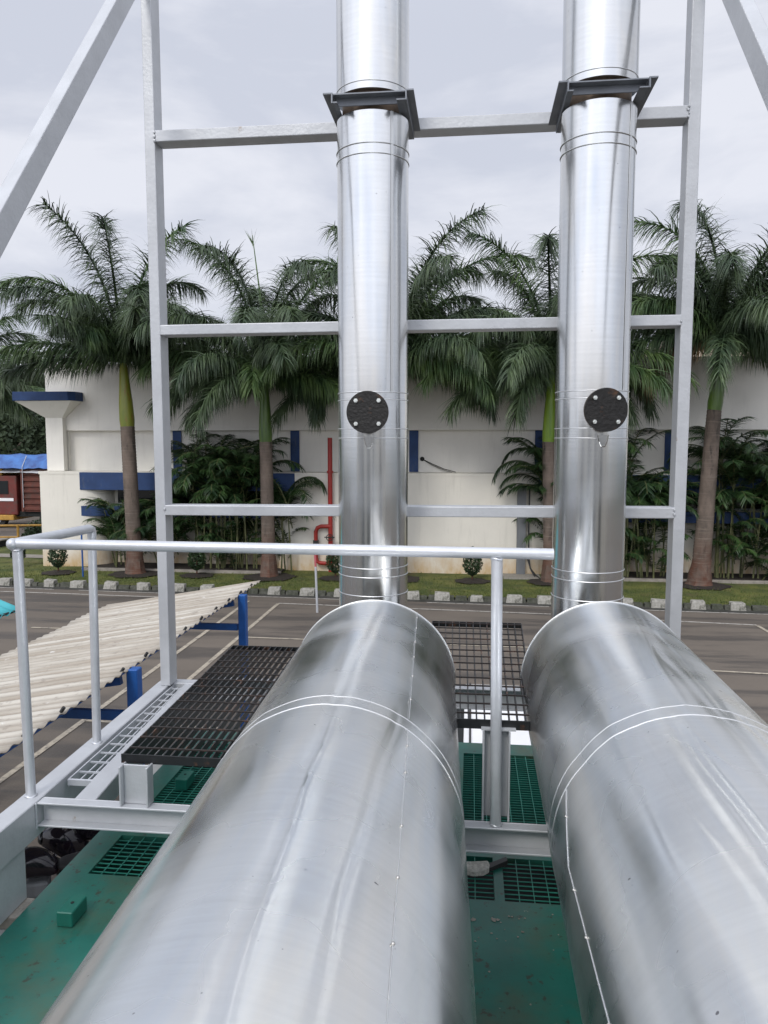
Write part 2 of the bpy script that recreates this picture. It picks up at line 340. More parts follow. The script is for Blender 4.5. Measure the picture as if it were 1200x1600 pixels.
addq(lines, (-5.83, 22.68), (2.6, 22.10), .08); addq(lines, (4.6, 21.75), (7.76, 21.40), .08)
for x in (-5.83, -6.85): addq(liney, (x, 22.64 if x > -6 else 22.9), (x + .02, 4.0), .11, z=.012)
addq(liney, (7.76, 21.36), (8.3, 9.0), .10, z=.012)
addq(liney, (-5.70, 18.58), (4.2, 18.35), .09, z=.012); addq(liney, (-11.65, 18.93), (-8.5, 18.9), .09, z=.012)
addq(liney, (2.2, 17.2), (9.5, 16.6), .09, z=.012); addq(liney, (-6.8, 12.6), (-4.3, 12.5), .09, z=.012)
struct('road_marking', lines, 'line'); struct('parking_marking', liney, 'line_y')
# lawn between kerb and building, with a gentle rise
lawn = MB(); nx, ny = 90, 10
for j in range(ny + 1):
    for i in range(nx + 1):
        x = -34 + 58 * i / nx; y0 = kerb_y(x) + .2; y = y0 + (29.5 - y0) * j / ny
        lawn.v.append((x, y, .07 + .05 * j / ny + .025 * noise.noise(Vector((x * .7, y * .7, 0)))))
for j in range(ny):
    for i in range(nx):
        a = j * (nx + 1) + i; lawn.f.append((a, a + 1, a + nx + 2, a + nx + 1))
struct('lawn', lawn, 'grass', smooth=True)
gb = MB(); rg = random.Random(3)
for i in range(16000):
    x = rg.uniform(-18, 12); y = kerb_y(x) + .22 + abs(rg.gauss(0, 1.6)) % 4.2
    h = rg.uniform(.03, .075); a = rg.uniform(0, PI); dx, dy = .012 * math.cos(a), .012 * math.sin(a); z = .075 + .012 * (y - kerb_y(x))
    gb.add([(x - dx, y - dy, z), (x + dx, y + dy, z), (x + rg.uniform(-.03, .03), y + rg.uniform(-.03, .03), z + h)], [(0, 1, 2)])
g = build('grass_blades', gb, 'blade'); g['kind'] = 'stuff'; tag(g, 'short mown grass on the strip before the building', 'grass')
# pale edging in front of the planting beds
eb = MB()
for x0, x1 in ((-14.6, -6.9), (2.9, 14)): eb.box(x0, x1, 27.15, 27.30, .08, .20)
struct('bed_edging', eb, 'path', bevel=.01)
soil = MB()
for x0, x1 in ((-14.6, -6.9), (2.9, 14)): soil.add([(x0, 27.3, .155), (x1, 27.3, .155), (x1, 28.9, .155), (x0, 28.9, .155)], [(0, 1, 2, 3)])
struct('planting_bed', soil, 'soil')
struct('side_path', MB().add([(-34, 30.4, .14), (-16.9, 29.6, .14), (-16.9, 30.4, .14), (-34, 31.6, .14)], [(0, 1, 2, 3)]), 'path')
struct('side_lawn', MB().add([(-40, 28.5, .12), (-16.7, 28.5, .12), (-16.7, 33.4, .12), (-40, 33.4, .12)], [(0, 1, 2, 3)]), 'grass')

# kerb: dark mossy stones, with whitewashed blocks set along them
ks = MB(); rk = random.Random(5); x = -24.0
while x < 16:
    wd = rk.uniform(.34, .5); y = kerb_y(x); h = rk.uniform(.10, .15)
    a = rk.uniform(-.01, .01)
    ks.hexa([(x, y + a, -.01), (x + wd - .03, y - .02 + a, -.01), (x + wd - .03, y + .19, -.01), (x, y + .2, -.01)],
            [(x + .01, y + .03 + a, h), (x + wd - .04, y + .02 + a, h), (x + wd - .04, y + .19, h), (x + .01, y + .2, h)]); x += wd
struct('kerb', ks, 'dark_stone', bevel=.012)
def stone(wd, sd):
    r = random.Random(sd); j = lambda a=.02: r.uniform(-a, a)
    m = MB().hexa([(-wd / 2 + j(), -.15 + j(), -.02), (wd / 2 + j(), -.15 + j(), -.02), (wd / 2 + j(), .12, -.02), (-wd / 2 + j(), .12, -.02)],
                  [(-wd / 2 + .02 + j(), -.12 + j(), .235 + j()), (wd / 2 - .02 + j(), -.12 + j(), .235 + j()), (wd / 2 - .02 + j(), .12, .235 + j()), (-wd / 2 + .02 + j(), .12, .235 + j())])
    return m
KL = ['left of the first handrail post, at the photo edge', 'just right of the first handrail post', 'nearest the small shrub beside the pale curved wall', 'in front of the blue garden lamp post',
      'left of the trunk of the leftmost palm', 'just right of the trunk of the leftmost palm', 'half hidden by the left frame post', 'between the left frame post and the shed roof tip',
      'just right of the cream shed roof tip', 'beside the slim conduit pole', 'partly behind the left chimney stack', 'just right of the left chimney stack', 'left of the shrub between the two stacks',
      'worn almost bare below the shrub between the stacks', 'right of the middle handrail post', 'against the left side of the right chimney stack', 'just right of the right chimney stack',
      'left of the right frame post', 'right of the right frame post', 'rightmost, near the photo edge']
KX = [-16.02, -15.25, -14.31, -13.27, -12.05, -10.88, -9.65, -8.62, -6.31, -5.2, -4.12, -1.79, -.84, .24, 1.39, 2.31, 4.73, 5.68, 6.78, 7.89]
for i, x in enumerate(KX):
    m = stone(.46 + .05 * math.sin(i * 2.3), i); y = kerb_y(x) + .08
    m.v = [(a + x, b + y, c * (.72 if i == 13 else 1)) for a, b, c in m.v]
    o = build('kerb_stone', m, 'white_stone', loc=(x, y, 0), bevel=.02, seg=2)
    tag(o, 'whitewashed kerb stone ' + KL[i], 'kerb stone', 'whitewashed stones along the kerb')

# ------------------------------------------------------------------ factory building
B = thing('factory_building', 'long low cream factory building with blue bands behind the palms', 'building', (-3, 29, 0))
def arc(cx, cy, r, a0, a1, n=10): return [(cx + r * math.cos(R(a0 + (a1 - a0) * i / n)), cy + r * math.sin(R(a0 + (a1 - a0) * i / n))) for i in range(n + 1)]
def wallstrip(pts, z0, z1):
    m = MB(); n = len(pts)
    for x, y in pts: m.v += [(x, y, z0), (x, y, z1)]
    for i in range(n - 1): m.f.append((2 * i, 2 * i + 2, 2 * i + 3, 2 * i + 1))
    return m
left = [(-16.62, 34), (-16.62, 28)] + arc(-15.0, 28.95, .95, -90, 0)[0:] + [(-14.05, 28.95), (-7.6, 28.95)] 
mid = arc(-6.65, 28.95, .95, 180, 270) + [(1.69, 28.0), (2.0, 28.0)] + arc(2.0, 28.95, .95, -90, 0) + [(2.95, 28.96), (24, 28.96)]
build('lower_wall', wallstrip(left + mid, 0, 3.70), 'wall', B, smooth=True)
build('roof_slab', MB().box(-16.66, 24, 27.985, 34, 3.70, 3.80), 'wall', B, label='thin pale roof edge of the ground floor')
bw = MB()
for x0, x1 in ((-14.98, -6.52), (2.45, 24)): bw.box(x0, x1, 27.965, 28.12, 3.10, 3.78)
build('blue_band', bw, 'blue', B, bevel=.01, label='upper blue band over the planted bays')
bw = MB()
for x0, x1 in ((-14.98, -7.2), (2.9, 24)): bw.box(x0, x1, 28.0, 28.12, 2.08, 2.48)
build('blue_band', bw, 'blue', B, bevel=.01, label='lower narrow blue band crossing the planted bays')
for x0, x1 in ((-13.9, -7.7), (3.1, 24)): build('window_strip', MB().box(x0, x1, 28.90, 28.94, 2.50, 3.09), 'glass', B)
build('window_frame', MB().box(-13.9, -7.7, 28.86, 28.90, 2.48, 2.54).box(-11.9, -11.85, 28.87, 28.90, 2.54, 3.08).box(-9.9, -9.85, 28.87, 28.90, 2.54, 3.08).box(3.1, 24, 28.86, 28.90, 2.48, 2.54), 'grey', B)
build('upper_wall', MB().box(-16.45, 24, 29.0, 29.25, 3.80, 5.38), 'upper', B)
build('parapet', MB().box(-16.66, 24, 28.72, 29.25, 5.38, 7.98), 'upper', B, bevel=.01)
for x in (-11.42, -6.72, -2.14, 2.54, 7.2, 11.8): build('pilaster', MB().box(x - .17, x + .17, 28.93, 28.998, 3.81, 5.37), 'blue', B)
build('end_pilaster', MB().box(-16.66, -15.85, 28.86, 28.998, 3.81, 5.37), 'upper', B)
# funnel-shaped rain head with a blue cap at the left end
cap = MB().quadprism([(-17.55, 27.9), (-15.3, 27.9), (-15.1, 28.1), (-15.1, 28.70), (-17.55, 28.70)], 6.52, 6.86)
build('cap_band', cap, 'blue', B, bevel=.01, label='blue cap of the funnel-shaped column')
build('funnel', MB().hexa([(-16.55, 28.45, 5.88), (-15.85, 28.45, 5.88), (-15.85, 28.71, 5.88), (-16.55, 28.71, 5.88)],
                          [(-17.5, 27.95, 6.515), (-15.2, 27.95, 6.515), (-15.15, 28.71, 6.515), (-17.5, 28.71, 6.515)]), 'upper', B)
build('column', MB().box(-16.55, -15.85, 28.45, 28.715, 3.81, 5.878), 'upper', B)
build('duct_panel', MB().box(1.69, 2.0, 27.78, 27.995, .1, 3.4).box(1.63, 2.06, 27.76, 27.79, 1.0, 1.04).box(1.63, 2.06, 27.76, 27.79, 2.6, 2.64), 'grey_panel', B, label='grey vertical panel on the white wall')
build('plinth', MB().box(1.2, 2.5, 27.1, 27.9, .05, .17), 'concrete', B)
# hole and slack cable in the upper wall
hole = MB().tube([(-1.82, 28.97, 4.30), (-1.82, 29.02, 4.30)], .085, 16)
build('wall_hole', hole, 'dark', B)
build('hole_cable', MB().tube([(-1.82, 28.96, 4.30), (-1.45, 28.93, 4.12), (-1.0, 28.9, 3.93), (-.55, 28.7, 3.82)], .015, 6).tube([(-1.82, 28.96, 4.29), (-1.4, 28.93, 4.05), (-.95, 28.9, 3.87), (-.7, 28.7, 3.815)], .012, 6), 'black_pipe', B)
build('downpipe', MB().tube([(-7.35, 28.0, .15), (-7.35, 28.0, 2.07)], .05, 8), 'black_pipe', B)
fl = thing('floodlight', 'small grey floodlight on the upper wall beside the blue pilaster right of the leftmost palm', 'floodlight', (-11.75, 28.95, 4.6))
build('lamp_body', MB().hexa([(-11.9, 28.62, 4.62), (-11.55, 28.62, 4.60), (-11.55, 28.8, 4.70), (-11.9, 28.8, 4.70)], [(-11.9, 28.66, 4.76), (-11.55, 28.66, 4.75), (-11.55, 28.82, 4.80), (-11.9, 28.82, 4.80)]), 'grey_panel', fl)
build('bracket', MB().box(-11.75, -11.70, 28.8, 28.998, 4.5, 4.75), 'grey_panel', fl)
# red fire pipe
fp = thing('fire_pipe', 'red fire pipe with a square bypass loop running up the white wall', 'pipe', (-5.15, 27.85, .1))
build('riser', MB().tube([(-5.15, 27.84, .12), (-5.15, 27.84, 5.1)], .085, 14).tube([(-5.15, 27.84, 3.8), (-5.15, 27.84, 3.88)], .12, 14).tube([(-5.15, 27.84, .95), (-5.15, 27.84, 1.03)], .12, 14), 'red_pipe', fp, smooth=True)
loop = [(-5.15, 27.82, 1.82), (-5.5, 27.82, 1.82), (-5.64, 27.82, 1.76), (-5.70, 27.82, 1.62), (-5.70, 27.82, .62), (-5.66, 27.82, .50), (-5.56, 27.82, .44), (-5.15, 27.82, .42)]
build('bypass_loop', MB().tube(loop, .075, 12), 'red_pipe', fp, smooth=True)
build('valve', MB().ring((-5.15, 27.66, 1.42), (0, 1, 0), .12, .016, 20, 6).tube([(-5.15, 27.66, 1.42), (-5.15, 27.80, 1.42)], .02, 8).box(-5.36, -4.98, 27.72, 27.76, 1.40, 1.44), 'black_pipe', fp, smooth=True)
build('pipe_clamp', MB().box(-5.70 - .09, -5.70 + .09, 27.72, 27.92, 1.15, 1.3), 'black_pipe', fp)
bp = MB().tube([(2.12, 27.8, 3.4), (2.10, 27.75, 2.0), (2.12, 27.75, .8), (2.18, 27.7, .4), (2.35, 27.5, .2), (2.5, 26.9, .14)], .028, 8).tube([(2.0, 27.7, .95), (2.2, 27.5, .35), (2.34, 27.3, .13)], .022, 8)
tag(build('cable_conduit', bp, 'black_pipe', loc=(2.12, 27.8, .1), smooth=True), 'thin black cables hanging down beside the grey wall panel', 'cable')
# garden lamp and conduit pole
gl = thing('garden_lamp', 'slim blue garden lamp post with a conical head before the white wall', 'lamp post', (-13.88, 25.92, .08))
build('post', MB().tube([(-13.88, 25.92, .08), (-13.88, 25.92, 1.62)], .03, 10), 'blue_steel', gl, smooth=True)
build('lamp_head', lathe([(.02, 1.60), (.045, 1.66), (.10, 1.84), (.11, 1.88), (.02, 1.94)], -13.88, 25.92, 14), 'blue_steel', gl, smooth=True)
cp = thing('conduit_pole', 'slim grey pole with a reddish top standing on the asphalt near the kerb', 'pole', (-4.40, 21.6, 0))
build('pole', MB().tube([(-4.40, 21.6, 0), (-4.44, 21.6, 1.35)], .035, 10), 'grey', cp, smooth=True)
build('top_band', MB().tube([(-4.44, 21.6, 1.35), (-4.46, 21.6, 1.85)], .032, 10), material('pink_tape', (.45, .10, .12), .5, var=.2), cp, smooth=True)

# far buildings glimpsed behind
fb = thing('distant_building', 'pale orange building glimpsed far behind the parapet at the right', 'building', (20, 62, 0))
build('wall', MB().box(14.0, 34, 60, 74, 0, 12.0), 'cream_far', fb)
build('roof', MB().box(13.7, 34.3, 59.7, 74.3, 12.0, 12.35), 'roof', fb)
for i in range(6): build('window', MB().box(15.2 + 3 * i, 16.6 + 3 * i, 59.93, 59.99, 9.6, 11.2), 'glass', fb)

# ------------------------------------------------------------------ palms
def frond(mb, rib, base, az, el, L, droop, seed, leaf=.75, n=85, width=.036, plume=.7, grav=1.0):
    """one pinnate frond: an arching rib (in rib) with drooping leaflets (in mb)"""
    r = random.Random(seed); p = Vector(base); pts = [p.copy()]; dirs = []; steps = 22; side_bend = r.uniform(-.25, .25)
    for i in range(steps):
        t = i / steps; e = el - droop * (t ** 1.7); a = az + side_bend * t
        dv = Vector((math.cos(a) * math.cos(e), math.sin(a) * math.cos(e), math.sin(e))); dirs.append(dv); p = p + dv * L / steps; pts.append(p.copy())
    dirs.append(dirs[-1])
    if rib is not None:
        rib.tube(pts, [.045 * (1 - .85 * i / steps) * (L / 4) + .005 for i in range(steps + 1)], 5, False)
    for k in range(n):
        t = .10 + .90 * (k + r.random()) / n; q = t * steps; i = min(int(q), steps - 1); fr = q - i
        c = pts[i].lerp(pts[i + 1], fr); dv = dirs[i]
        sd = dv.cross(Vector((0, 0, 1)))
        if sd.length < .05: sd = Vector((math.sin(az), -math.cos(az), 0))
        sd.normalize(); up = sd.cross(dv).normalized()
        ll = leaf * min(1, .5 + 1.8 * t) * (1 - .32 * t ** 3) * r.uniform(.72, 1.1)
        for sg in (-1, 1):
            ro = r.uniform(-plume, plume * .9); fwd = r.uniform(.35, .75) + .5 * t
            o = (sd * sg * math.cos(ro) + up * (math.sin(ro) + .12) + dv * fwd).normalized()
            v = c.copy(); w0 = width * r.uniform(.8, 1.2); nrm = o.cross(Vector((0, 0, 1)))
            if nrm.length < .05: nrm = sd.copy()
            nrm.normalize(); nrm = (nrm * math.cos(ro) + o.cross(nrm) * math.sin(r.uniform(-1, 1))).normalized()
            b = len(mb.v); seg = 3; gg = grav * r.uniform(.6, 1.4)
            for s_ in range(seg + 1):
                u = s_ / seg; ww = w0 * (1 - u ** 1.6) * .5 + .002
                if s_ < seg: mb.v += [tuple(v - nrm * ww), tuple(v + nrm * ww)]
                else: mb.v.append(tuple(v))
                o = (o + Vector((0, 0, -.42 * gg))).normalized(); v = v + o * ll / seg
            mb.f += [(b, b + 1, b + 3, b + 2), (b + 2, b + 3, b + 5, b + 4), (b + 4, b + 5, b + 6)]
def ringed(p0, p1, r0, r1, n, bulge=0, fl=0, rings=0):
    prof = []
    p0 = Vector(p0); p1 = Vector(p1); m = MB(); pts = []; rs = []
    for i in range(n + 1):
        t = i / n; rr = r0 + (r1 - r0) * t + bulge * math.exp(-((t - .0) / .10) ** 2)
        if rings: rr *= 1 + (.03 if i % 2 else -.015)
        pts.append(p0.lerp(p1, t)); rs.append(rr)
    return m.tube(pts, rs, 20)
def royal_palm(base, top_bark, top_shaft, r0, r1, label, fronds, shaft='shaft', seed=0, spear=False, leaf=1.15):
    r0 *= .84; r1 *= .9
    P = thing('royal_palm', label, 'palm', base, 'royal palms in a row before the building')
    base = Vector(base); tb = Vector(top_bark); ts = Vector(top_shaft)
    build('trunk', ringed(base + (tb - base) * .10, tb, r0 * 1.06, r1, 90, 0, rings=1), 'bark', P, smooth=True)
    foot = ringed(base - Vector((0, 0, .05)), base + (tb - base) * .16, r0 * 1.5, r0 * 1.10, 16, bulge=r0 * .55)
    foot.v = [((base.x + (a - base.x) * q), base.y + (b - base.y) * q, c_) for a, b, c_ in foot.v for q in [1 + .16 * noise.noise(Vector((math.atan2(b - base.y, a - base.x) * 3.5, c_ * 1.2, seed))) + .06 * noise.noise(Vector((math.atan2(b - base.y, a - base.x) * 11, c_ * 3, seed)))]]
    build('root_flare', foot, 'bark', P, smooth=True)
    build('crownshaft', MB().tube([tb, tb.lerp(ts, .12), tb.lerp(ts, .4), tb.lerp(ts, .75), ts, ts + Vector((0, 0, .45))], [r1 * 1.0, r1 * 1.08, r1 * .98, r1 * .76, r1 * .6, r1 * .3], 20), shaft, P, smooth=True)
    if spear:
        sp = MB(); sb = ts + Vector((0, 0, .2)); e = sb + Vector((-.35, 0, 4.9)); sp.tube([sb, sb.lerp(e, .5) + Vector((.12, 0, 0)), e], [.05, .035, .012], 6)
        for k in range(9):
            a = k * .7; sp.add([e + Vector((0, 0, -.45 + .03 * k)), e + Vector((.02, 0, -.42 + .03 * k)), e + Vector((.3 * math.cos(a), .3 * math.sin(a), .12 + .05 * (k % 3)))], [(0, 1, 2)])
        build('spear_leaf', sp, 'leaf_y', P)
    for i, (az, el, L, dr, mk) in enumerate(fronds):
        m = MB(); rb = MB()
        frond(m, rb, ts + Vector((.10 * math.cos(R(az)), .10 * math.sin(R(az)), .25)), R(az), R(el), L, R(dr), seed * 100 + i, leaf=leaf, n=270, width=.032, plume=1.25, grav=1.15)
        m.add(rb.v, rb.f)
        build('frond', m, {'g': 'leaf', 'y': 'leaf_y', 'b': 'leaf_b'}[mk], P, label='dry brown frond hanging low' if mk == 'b' else None)
    return P
def ring_fronds(seed, L=4.2, low=1, extra=()):
    r = random.Random(seed); out = []; L *= 1.1
    for i in range(5 * low): out.append((i * 72 + 40 + r.uniform(-14, 14), r.uniform(-4, 12), L * r.uniform(.72, .88), r.uniform(55, 80), 'g' if i % 4 else 'y'))
    for i in range(6): out.append((i * 60 + r.uniform(-20, 20), r.uniform(68, 84), L * r.uniform(1.05, 1.28), r.uniform(60, 115), 'g' if i % 3 else 'y'))
    for i in range(9): out.append((i * 40 + 20 + r.uniform(-14, 14), r.uniform(44, 66), L * r.uniform(.9, 1.1), r.uniform(85, 125), 'g'))
    for i in range(7): out.append((i * 51 + r.uniform(-14, 14), r.uniform(18, 34), L * r.uniform(.85, 1.0), r.uniform(70, 90) if low else r.uniform(38, 55), 'g' if i % 4 else 'y'))
    out += list(extra); return out
# azimuth 0 = right (+X), 90 = away, 180 = left, 270 = towards the camera
royal_palm((-12.2, 26.6, .08), (-12.34, 26.6, 5.50), (-12.42, 26.6, 7.55), .30, .275,
           'stout royal palm with a yellow crownshaft, leftmost full trunk in the row',
           ring_fronds(1, 4.2, low=0, extra=[(180, 14, 4.6, 42, 'g'), (205, 4, 3.9, 30, 'g'), (350, 8, 3.4, 35, 'g'), (265, 45, 3.0, 95, 'y'), (30, 10, 3.4, 40, 'g'), (160, 40, 4.4, 60, 'g'), (330, 30, 3.8, 60, 'g')]), 'shaft', 1)
royal_palm((-7.15, 26.5, .08), (-7.2, 26.5, 4.95), (-7.22, 26.5, 6.95), .27, .245,
           'royal palm with a green crownshaft and upright unopened leaf, left of the left stack',
           ring_fronds(2, 4.5, extra=[(190, 8, 4.0, 85, 'g'), (178, -8, 3.2, 60, 'g'), (275, 25, 2.6, 110, 'y'), (350, 0, 2.6, 110, 'g'), (0, 30, 4.2, 90, 'g')]), 'shaft_g', 2, spear=True)
royal_palm((-2.65, 26.6, .08), (-2.66, 26.6, 5.0), (-2.68, 26.6, 7.3), .29, .25,
           'tall royal palm rising behind the left chimney stack, its trunk mostly hidden',
           ring_fronds(3, 4.8, extra=[(10, 22, 5.2, 105, 'g'), (20, 30, 4.9, 95, 'y'), (185, 0, 3.2, 90, 'g'), (60, 72, 5.2, 60, 'g'), (35, 62, 5.0, 80, 'g')]), 'shaft_g', 3)
royal_palm((2.78, 26.6, .08), (2.62, 26.6, 4.95), (2.68, 26.6, 7.15), .25, .22,
           'royal palm with a bright lime crownshaft against the left edge of the right stack',
           ring_fronds(4, 4.3, extra=[(185, 20, 3.3, 115, 'y'), (200, 5, 2.8, 110, 'g'), (175, 30, 4.4, 70, 'g'), (350, -5, 3.2, 80, 'g'), (10, -15, 3.0, 60, 'b'), (0, 10, 3.9, 95, 'g')]), 'shaft_lime', 4)
royal_palm((7.75, 26.6, .08), (8.0, 26.6, 6.0), (8.2, 26.6, 8.1), .33, .25,
           'leaning royal palm at the right, seen beside the right frame post',
           ring_fronds(5, 4.4, extra=[(350, 0, 3.0, 95, 'g'), (300, 10, 3.0, 110, 'g'), (185, -5, 3.0, 80, 'b'), (180, 25, 4.2, 80, 'g')]), 'shaft_g', 5)
royal_palm((-20.9, 29.5, .08), (-20.9, 29.5, 4.4), (-20.95, 29.5, 6.4), .30, .26,
           'royal palm at the far left edge, only its right fronds in view',
           ring_fronds(6, 3.6, low=0, extra=[(350, 10, 3.8, 60, 'g'), (0, 35, 3.8, 90, 'g')]), 'shaft_g', 6)

# areca clumps against the wall
def areca(cx, cy, nst, h, spread, label, seed, fr=6, L=2.1, dense=52, extra=()):
    P = thing('areca_clump', label, 'palm shrub', (cx, cy, .15), 'areca clumps against the building'); r = random.Random(seed)
    st = MB(); lf = MB(); rb = MB()
    for i in range(nst):
        x = cx + r.uniform(-spread, spread); y = cy + r.uniform(-.35, .35); hh = h * r.uniform(.55, 1.0); tx = x + (x - cx) * .25 + r.uniform(-.2, .2); ty = y - r.uniform(0, .3)
        st.tube([(x, y, .12), ((x + tx) / 2, (y + ty) / 2 + .03, hh * .5), (tx, ty, hh)], [.034, .028, .02], 6)
        for k in range(fr + r.randint(-1, 1)):
            az = r.uniform(0, 2 * PI); frond(lf, rb, (tx, ty, hh - .05), az, R(r.uniform(35, 85)), L * r.uniform(.7, 1.1), R(r.uniform(70, 120)), seed * 1000 + i * 10 + k, leaf=.56, n=dense, width=.036, plume=.22, grav=.6)
    for q in extra: frond(lf, rb, (cx, cy, q[3]), R(q[0]), R(q[1]), q[2], R(q[4]), seed * 31 + int(q[1]), leaf=.62, n=90, width=.04, plume=.15, grav=.8)
    for i in range(int(nst * 2.2)):   # low leaves hiding the foot
        x = cx + r.uniform(-spread, spread); frond(lf, rb, (x, cy + r.uniform(-.3, .6), r.uniform(.1, 1.9)), r.uniform(0, 2 * PI), R(r.uniform(40, 80)), L * .8, R(100), seed * 777 + i, leaf=.36, n=dense, width=.04, plume=.25, grav=.6)
    st.add(rb.v, rb.f)
    build('stems', st, 'areca_stem', P, smooth=True); build('leaves', lf, 'areca', P)
AR = [(-13.2, 28.0, 5, 1.7, .6, 'low areca clump at the left end of the planted bay, left of the leftmost palm'),
      (-11.4, 28.0, 6, 2.2, .5, 'areca clump right of the leftmost palm trunk, partly behind the left frame post'),
      (-9.9, 28.0, 12, 4.2, .7, 'tall areca clump with fronds rising over the blue band left of the second palm'),
      (-8.6, 28.0, 11, 3.9, .6, 'areca clump close left of the second palm trunk'),
      (-6.9, 27.9, 5, 3.0, .35, 'areca clump with one arching frond over the white wall right of the second palm'),
      (2.9, 27.9, 5, 4.0, .3, 'areca palm with long arching fronds left of the right stack'),
      (4.9, 28.0, 12, 4.2, .8, 'areca clump just right of the right stack'),
      (6.4, 27.9, 9, 3.0, .6, 'lower areca clump behind the right frame post'),
      (9.3, 28.0, 13, 4.3, .8, 'tall areca clump right of the leaning palm'),
      (11.0, 27.9, 13, 4.0, .9, 'areca clump at the right edge of the photo')]
for i, (x, y, n_, h, sp, lb) in enumerate(AR): areca(x, y, n_, h, sp, lb, i + 11, extra=[(182, 72, 2.5, 3.6, 150), (184, 66, 2.9, 3.1, 150), (178, 55, 2.2, 3.0, 120)] if i == 5 else [(2, 70, 2.2, 2.7, 150)] if i == 4 else ())
def topiary(x, y, label, s=1.0, cone=True):
    P = thing('topiary_shrub', label, 'shrub', (x, y, .1), 'small clipped shrubs on the lawn'); r = random.Random(int(x * 100)); m = MB()
    for i in range(1500):
        t = r.random(); ph = r.uniform(0, 2 * PI); prof = (math.sin(PI * (t ** .75)) ** .8) * .33 * s if cone else .4 * s * math.sin(PI * t)
        rr = prof * (r.uniform(.55, 1.08)); z = .32 + t * 1.0 * s; c = Vector((x + rr * math.cos(ph), y + rr * math.sin(ph), z))
        a = Vector((r.uniform(-1, 1), r.uniform(-1, 1), r.uniform(-1, 1))).normalized() * .045; b = a.cross(Vector((r.uniform(-1, 1), r.uniform(-1, 1), r.uniform(-1, 1)))).normalized() * .025
        m.add([c - a, c + b, c + a, c - b], [(0, 1, 2, 3)])
    build('foliage', m, 'bush', P)
    build('stem', MB().tube([(x, y, .08), (x, y, .75 * s)], .028, 8), 'bark_low', P, smooth=True)
for x, y, lb, s in ((-15.15, 26.5, 'small clipped shrub before the pale end wall, beside the blue lamp post', 1.0), (-9.83, 26.5, 'small clipped shrub between the left frame post and the second palm', .95),
                    (-4.73, 26.5, 'small clipped shrub at the foot of the red pipe, left of the left stack', 1.0), (.1, 26.5, 'small clipped shrub between the two stacks', 1.0), (4.6, 26.5, 'small clipped shrub mostly behind the right stack', .9),
                    (-17.4, 27.6, 'small shrub at the left edge of the photo, behind the first kerb stones', .8)): topiary(x, y, lb, s)
sb = MB()
for x, y, r_ in ((-15.15, 26.5, .62), (-9.83, 26.5, .62), (-4.73, 26.5, .6), (.1, 26.5, .62), (4.6, 26.5, .6), (-12.2, 26.6, .95), (-7.15, 26.5, .95), (-2.65, 26.6, .95), (2.78, 26.6, .8), (7.75, 26.6, .95)):
    n = 22; b = len(sb.v)
    for k in range(n):
        q = r_ * (1 + .09 * math.sin(k * 2.1 + x)); sb.v.append((x + q * math.cos(2 * PI * k / n), y + q * .9 * math.sin(2 * PI * k / n), .125))
    sb.v.append((x, y, .19)); sb.f += [(b + k, b + (k + 1) % n, b + n) for k in range(n)]
struct('soil_bed', sb, 'soil')

# ------------------------------------------------------------------ hillside and trees at the far left
hl = MB(); nx, ny = 40, 12
for j in range(ny + 1):
    for i in range(nx + 1):
        x = -150 + 260 * i / nx; y = 75 + 90 * j / ny; lf_ = max(0, min(1, (-x - 5) / 60))
        hl.v.append((x, y, -.1 + (16 * lf_ + .5) * math.sin(min(1, j / ny * 1.4) * PI / 2) + 1.5 * noise.noise(Vector((x * .05, y * .05, 1)))))
for j in range(ny):
    for i in range(nx):
        a = j * (nx + 1) + i; hl.f.append((a, a + 1, a + nx + 2, a + nx + 1))
struct('hill', hl, 'hill', smooth=True)
def broad_tree(x, y, h, rad, label, seed):
    P = thing('broad_tree', label, 'tree', (x, y, 0), 'dark trees behind the truck'); r = random.Random(seed)
    tr = MB().tube([(x, y, -.1), (x + .2, y, h * .3), (x - .1, y, h * .6)], [.4, .28, .15], 10)
    m = MB(); cl = []
    for k in range(9):
        a = r.uniform(0, 2 * PI); rr = rad * r.uniform(.2, .8); c = Vector((x + rr * math.cos(a), y + rr * math.sin(a) * .8, h * r.uniform(.3, .92))); cl.append((c, rad * r.uniform(.35, .55)))
        tr.tube([(x, y, h * .35), tuple(c)], [.16, .04], 6)
    for c, q in cl:
        for i in range(900):
            dv = Vector((r.gauss(0, 1), r.gauss(0, 1), r.gauss(0, 1))).normalized(); p = c + dv * q * r.uniform(.6, 1.12) * (1 + .3 * noise.noise(dv * 2 + c)); p.z = max(.3, p.z)
            a = Vector((r.uniform(-1, 1), r.uniform(-1, 1), r.uniform(-1, 1))).normalized() * .2; b = a.cross(Vector((r.uniform(-1, 1), r.uniform(-1, 1), r.uniform(-1, 1)))).normalized() * .11
            m.add([p - a, p + b, p + a, p - b], [(0, 1, 2, 3)])
    build('trunk', tr, 'bark', P, smooth=True); build('crown', m, 'far_leaf', P)
for i, (x, y, h, rd, lb) in enumerate([(-38, 52, 9.5, 5.0, 'dark broad tree at the far left edge above the blue tarpaulin'), (-33.0, 50, 8.0, 4.2, 'dark bushy tree beside the blue-capped column, above the truck'),
        (-29.5, 54, 9.5, 4.4, 'dark tree partly behind the left end of the building'), (-36, 60, 11, 6, 'taller dark tree behind the trees over the truck')]): broad_tree(x, y, h, rd, lb, i + 50)
hb = thing('roadside_bush', 'small dark bush behind the yellow fence at the left', 'bush', (-20.9, 35, 0)); m = MB(); r = random.Random(8)
